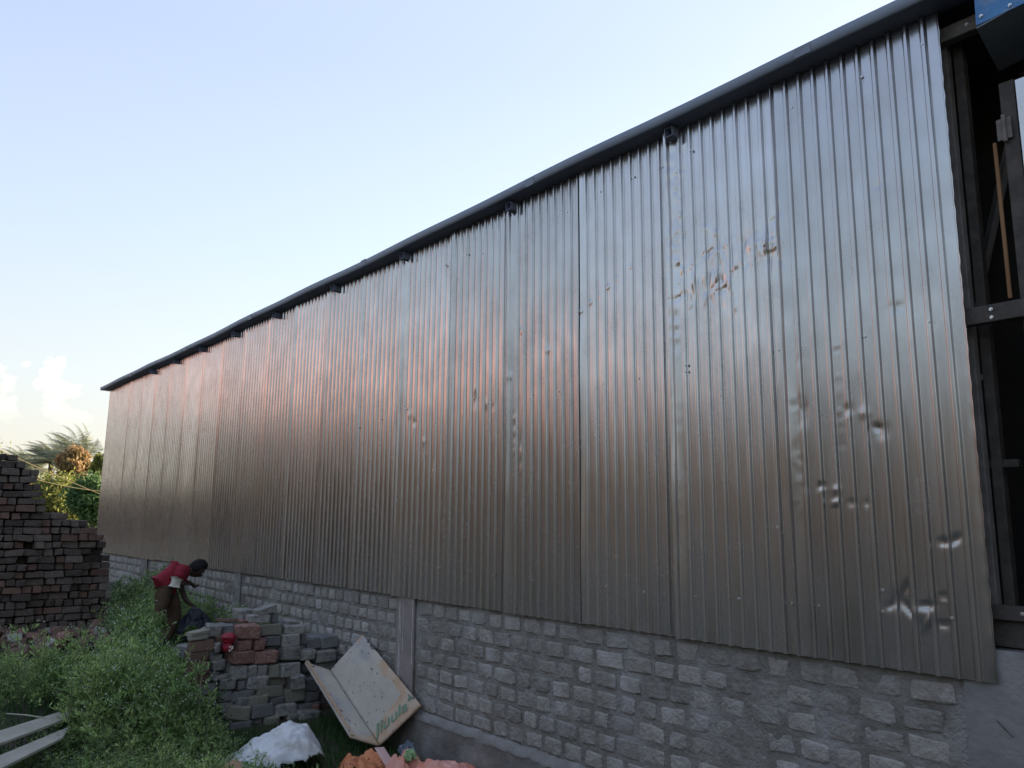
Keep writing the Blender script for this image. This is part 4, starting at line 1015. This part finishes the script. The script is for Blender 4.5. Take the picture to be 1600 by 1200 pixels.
for k in range(6200):
    x = random.uniform(-13.0, -4.8); y = random.uniform(-4.2, -.08)
    if blocked(x, y) or near_plank(x, y): continue
    d = fbm(x * .8, y * .8, 5, 3)
    if d < -.25 and random.random() < .8: continue
    s = random.uniform(.55, 1.05) * (1 + .9 * d)
    if -10.2 < x < -7.8 and y < -1.3: s *= 1.22
    if x > -7.6: s *= .62
    if y > -.55 and x > -9.6: s *= .8
    if x < -8.9: s *= .8
    if -10.5 < x < -7.7 and y > -1.55: s *= .38
    if x < -8.7 and y < -1.7: s *= .42
    pts.append((x, y, gz(x, y) - .02, s, random.uniform(.75, 1.1)))
for k in range(230):                         # taller clumps
    cx, cy = ((-8.9, -2.0), (-8.3, -2.5), (-9.3, -1.5), (-7.6, -2.1), (-7.3, -1.75), (-8.0, -1.9))[k % 6]; x = cx + random.gauss(0, .22); y = cy + random.gauss(0, .2)
    if blocked(x, y) or near_plank(x, y) or (x < -8.7 and y < -1.75) or (-10.5 < x < -7.9 and y > -1.45): continue
    pts.append((x, y, gz(x, y) - .02, random.uniform(.95, 1.35), random.uniform(1, 1.25)))
tag(scatter('weeds', pts, flw=.75), 'feathery green weeds with tiny white flowers', 'weeds', kind='stuff')
# wiry taller weeds against the wall behind the person
pts = [(random.uniform(-9.9, -8.3), random.uniform(-.38, -.06), 0, random.uniform(.75, 1.05), 1.1) for _ in range(75)]
pts = [(x, y, gz(x, y), s, t) for x, y, _, s, t in pts]
tag(scatter('wall_weeds', pts), 'taller wiry weeds growing along the foot of the brick wall', 'weeds', kind='stuff')
def grass():
    n = 26000; vs = np.zeros((n, 3, 3)); k = 0
    while k < n:
        x = random.uniform(-12.5, -4.6); y = random.uniform(-4.2, -.06)
        if blocked(x, y) and not (x > -7.4): continue
        if x > -5.9 and y > -.9 and random.random() < .8: continue
        z = gz(x, y); h = random.uniform(.05, .14); a = random.uniform(0, 6.283); w = .0045; l = random.uniform(0, .07)
        vs[k] = [(x - w * math.cos(a), y - w * math.sin(a), z), (x + w * math.cos(a), y + w * math.sin(a), z), (x + l * math.sin(a), y - l * math.cos(a), z + h)]; k += 1
    tag(link('grass', mesh_np('grass', vs.reshape(-1, 3), np.arange(n * 3).reshape(-1, 3)), M['grass']), 'short green grass blades', 'grass', kind='stuff')
grass()
# a broad-leaved plant beside the heap
def leafy_plant(name, cen, h, n, spread, lab, seed, ls=.06):
    r = random.Random(seed); e = empty(name, cen, lab, 'plant'); bm = bmesh.new(); sb = bmesh.new(); cen = V(cen)
    for i in range(max(4, n // 9)):
        a = r.uniform(0, 6.28); tip = V((math.cos(a) * spread * r.uniform(.3, 1), math.sin(a) * spread * r.uniform(.3, 1), h * r.uniform(.5, 1)))
        tube_bm(sb, [cen, cen + tip * .5 + V((0, 0, .02)), cen + tip], .004, 4, .002)
        for k in range(9):
            p = cen + tip * r.uniform(.25, 1.05); d = V((r.gauss(0, 1), r.gauss(0, 1), r.gauss(0, .4))).normalized(); nn = V((r.gauss(0, .5), r.gauss(0, .5), 1)); nn = (nn - d * nn.dot(d)).normalized(); s = d.cross(nn); L_ = ls * r.uniform(.6, 1.2); w = L_ * .33
            q = [p, p + d * L_ * .3 + s * w, p + d * L_ * .7 + s * w * .8, p + d * L_ - nn * .01, p + d * L_ * .7 - s * w * .8, p + d * L_ * .3 - s * w]
            m1 = p + d * L_ * .5 - nn * .012; vs = [bm.verts.new(v) for v in q]; c = bm.verts.new(m1)
            for j in range(6): bm.faces.new((vs[j], vs[(j + 1) % 6], c))
    me = bpy.data.meshes.new('leaves'); bm.to_mesh(me); bm.free()
    link('leaves', me, M['leafy'], e); link('stems', done(sb, 'stems'), M['stem'], e); return e
c = at_x(322, 1118, -7.5); leafy_plant('broadleaf_plant', (c.x, c.y - .02, gz(c.x, c.y)), .46, 140, .24, 'broad leaved green plant climbing beside the left end of the block heap', 3)
c = at_x(352, 1100, -7.35); leafy_plant('broadleaf_plant', (c.x, c.y - .1, gz(c.x, c.y)), .30, 60, .16, 'small yellowish leafed plant in front of the block heap near the white sack', 9, .05)
c = at_x(296, 985, -9.9); leafy_plant('leafy_sprig', (c.x, c.y, c.z - .03), .08, 18, .05, 'bright green leafy sprig in front of the black bag', 4, .07)
bm = bmesh.new(); tube_bm(bm, [at_x(310, 1100, -7.3), at_x(313, 1070, -7.32), at_x(317, 1046, -7.33)], .006, 5, .004)
tag(link('dry_stalk', done(bm, 'stalk'), M['drystem']), 'single straw coloured dry stalk standing before the left end of the heap', 'stalk')

# ------------------------------------------------------------------ trees beyond the stack
def crown_mesh(name, cen, rad, n, leaf, seed, gaps=.0, squash=1.0):
    r = np.random.default_rng(seed); cen = np.array(cen); rad = np.array(rad)
    nc = max(10, n // 60); cl = r.normal(0, 1, (nc, 3)); cl /= np.linalg.norm(cl, axis=1)[:, None]; cl *= (r.random((nc, 1)) ** .45) * .92
    which = r.integers(0, nc, n); off = r.normal(0, 1, (n, 3)) * r.uniform(.10, .20, (nc, 1))[which]
    p = cen + (cl[which] + off) * rad
    d = r.normal(0, 1, (n, 3)); d /= np.linalg.norm(d, axis=1)[:, None]; e = np.cross(d, r.normal(0, 1, (n, 3))); e /= np.linalg.norm(e, axis=1)[:, None]
    L_ = leaf * r.uniform(.6, 1.3, (n, 1)); vs = np.stack([p - d * L_, p + e * L_ * .4, p + d * L_, p - e * L_ * .4], 1).reshape(-1, 3)
    return mesh_np(name, vs, np.arange(n * 4).reshape(-1, 4))
def tree(u, v, dist, ru, rv, key, lab, n=4200, leaf=.11, seed=0, name='tree', rd=None, cat='tree'):
    d = rayd(u, v); t = dist / math.hypot(d[0], d[1]); c = V(CAM + t * d); k = dist / F * .86
    e = empty(name, (c.x, c.y, 0), lab, cat)
    base = V((c.x, c.y, gz(c.x, c.y) - .1)); r_h = ru * k * 1.1; r_v = rv * k * 1.1
    link('crown', crown_mesh('crown', c, (rd or r_h, r_h, r_v), n, leaf, seed), M[key], e)
    bm = bmesh.new(); tube_bm(bm, [base, base.lerp(c, .5) + V((.1, .1, 0)), c + V((0, 0, r_v * .3))], .16, 8, .05)
    rr = random.Random(seed)
    for i in range(6):
        s = base.lerp(c, rr.uniform(.5, 1)); tube_bm(bm, [s, s + V((rr.uniform(-.7, .7) * r_h, rr.uniform(-.7, .7) * r_h, rr.uniform(.2, .9) * r_v))], .06, 5, .015)
    link('trunk', done(bm, 'trunk'), M['bark'], e); return e
tree(150, 778, 30, 36, 36, 'greent', 'round deep green tree close to the left end of the shed', 9000, .085, 1, 'leafy_tree')
tree(160, 728, 38, 14, 18, 'yellowt', 'small light green tree top just showing beside the shed edge', 2200, .09, 8, 'leafy_tree')
tree(92, 780, 36, 44, 38, 'yellowt', 'sunlit yellow green tree behind the brick stack', 9000, .09, 2, 'leafy_tree')
tree(116, 728, 44, 24, 26, 'oranget', 'tree with orange brown flowering crown under the palms', 5500, .11, 3, 'flowering_tree')
tree(30, 778, 40, 46, 34, 'oranget', 'rusty low tree behind the top of the brick stack', 4200, .11, 5, 'leafy_tree')
tree(-60, 740, 42, 60, 50, 'yellowt', 'yellow green tree left of the frame edge', 4000, .11, 6, 'leafy_tree')
def palm(u, v, dist, size, lab, seed, wind=-1):
    d = rayd(u, v); t = dist / math.hypot(d[0], d[1]); c = V(CAM + t * d); r = random.Random(seed); e = empty('palm_tree', (c.x, c.y, 0), lab, 'palm tree')
    bm = bmesh.new(); base = V((c.x, c.y, gz(c.x, c.y) - .2)); n = 12
    tube_bm(bm, [base.lerp(c, i / n) + V((0, .25 * math.sin(i / n * 2), 0)) for i in range(n + 1)], .22, 9, .15); link('trunk', done(bm, 'trunk'), M['bark'], e)
    left = -RIGHT
    for f in range(40):
        az = r.uniform(0, 6.28); el = r.uniform(-.1, 1.35); dr = V((math.cos(az) * math.cos(el), math.sin(az) * math.cos(el), math.sin(el))); L_ = size * r.uniform(.75, 1.1); pts = []; p = c + V((0, .25 * math.sin(2), 0)); st = 10
        for i in range(st + 1):
            pts.append(p.copy()); w = i / st; dr = (dr + left * .34 * w + V((0, 0, -.20 * w))).normalized(); p = p + dr * L_ / st
        vs = []
        for i in range(1, st + 1):
            a = pts[i - 1]; b = pts[i]; t_ = (b - a).normalized()
            for q in range(3):
                o_ = a.lerp(b, q / 3); ln = size * .26 * math.sin(math.pi * (.12 + .83 * (i + q / 3) / st)) * r.uniform(.8, 1.1)
                for s in (-1, 1):
                    sd = t_.cross(V((0, 0, 1))); sd = (sd.normalized() if sd.length > .01 else V((1, 0, 0))) * s; ld = (sd + t_ * .7 + V((0, 0, -.45)) + left * .35).normalized(); nn = t_ * .022 * size / 2
                    vs += [(o_ - nn)[:], (o_ + nn)[:], (o_ + ld * ln)[:]]
        me = mesh_np('frond', np.array(vs), np.arange(len(vs)).reshape(-1, 3)); link('frond', me, M['palm'], e)['kind'] = 'stuff'
    return e
palm(110, 722, 58, 2.9, 'tallest palm with wind swept fronds right of the other palms', 1)
palm(74, 722, 62, 2.5, 'middle palm with wind swept fronds behind the brick stack', 2)
palm(30, 732, 66, 2.3, 'leftmost visible palm, smaller, above the stack top', 3)
palm(52, 734, 70, 2.3, 'small palm half hidden between the leftmost and middle palms', 12)
# slack cables
for k, (a, b, c, lab) in enumerate((((-90, 660), (70, 735), (225, 800), 'upper slack cable crossing in front of the trees'), ((-90, 690), (80, 755), (240, 770), 'lower slack cable crossing in front of the trees'))):
    def q(u, v, D):
        d = rayd(u, v); t = D / math.hypot(d[0], d[1]); return V(CAM + t * d)
    A, B, C_ = q(*a, 24), q(*b, 25), q(*c, 26)
    pts = [(A * (1 - t) ** 2 + (B * 2 - (A + C_) / 2) * 2 * t * (1 - t) + C_ * t * t) for t in [i / 16 for i in range(17)]]
    bm = bmesh.new(); tube_bm(bm, pts, .012, 5); tag(link('cable', done(bm, 'cable'), M['wire']), lab, 'cable', 'cables strung past the trees')

# ------------------------------------------------------------------ the belt of trees all round the yard
def belt():
    path = [(-92, -2), (-66, -19), (-47, -30), (-22, -42), (8, -48), (40, -45), (70, -30), (80, 10)]
    r = np.random.default_rng(5); P_, nseg = [], len(path) - 1
    vs_all = []
    def clump(cx, cy, rad, h, n, leaf):
        c = r.normal(0, 1, (n, 3)); c /= np.linalg.norm(c, axis=1)[:, None]; c *= r.random((n, 1)) ** .33
        p = c * np.array([rad, rad, h / 2]) + np.array([cx, cy, h / 2]); d = r.normal(0, 1, (n, 3)); d /= np.linalg.norm(d, axis=1)[:, None]; e = np.cross(d, r.normal(0, 1, (n, 3))); e /= np.linalg.norm(e, axis=1)[:, None]
        L_ = leaf * r.uniform(.6, 1.4, (n, 1)); vs_all.append(np.stack([p - d * L_, p + e * L_ * .6, p + d * L_, p - e * L_ * .6], 1).reshape(-1, 3))
    for (x0, y0), (x1, y1) in zip(path, path[1:]):
        ln = math.hypot(x1 - x0, y1 - y0); n = int(ln / 2.4)
        for i in range(n):
            t = (i + r.random() * .5) / n
            x = x0 + (x1 - x0) * t + r.normal(0, 1.2); y = y0 + (y1 - y0) * t + r.normal(0, 1.2)
            hh = r.uniform(9.2, 11.6) if x > -66 else r.uniform(4.0, 5.2)
            clump(x, y, r.uniform(2.6, 3.8), hh, 700, .55)
    # lower distant growth on the far side
    for i in range(60):
        x = -150 + i * 5 + r.normal(0, 2); clump(x, 70 + r.normal(0, 6), 5, r.uniform(5, 8), 160, .9)
    for i in range(20):
        clump(-140 + r.normal(0, 8), -10 + i * 4, 5, r.uniform(4, 6.5), 200, .8)
    vs = np.concatenate(vs_all); tag(link('distant_wood', mesh_np('belt', vs, np.arange(len(vs)).reshape(-1, 4)), M['belt']), 'belt of dark trees round the yard', 'wood', kind='stuff')
belt()
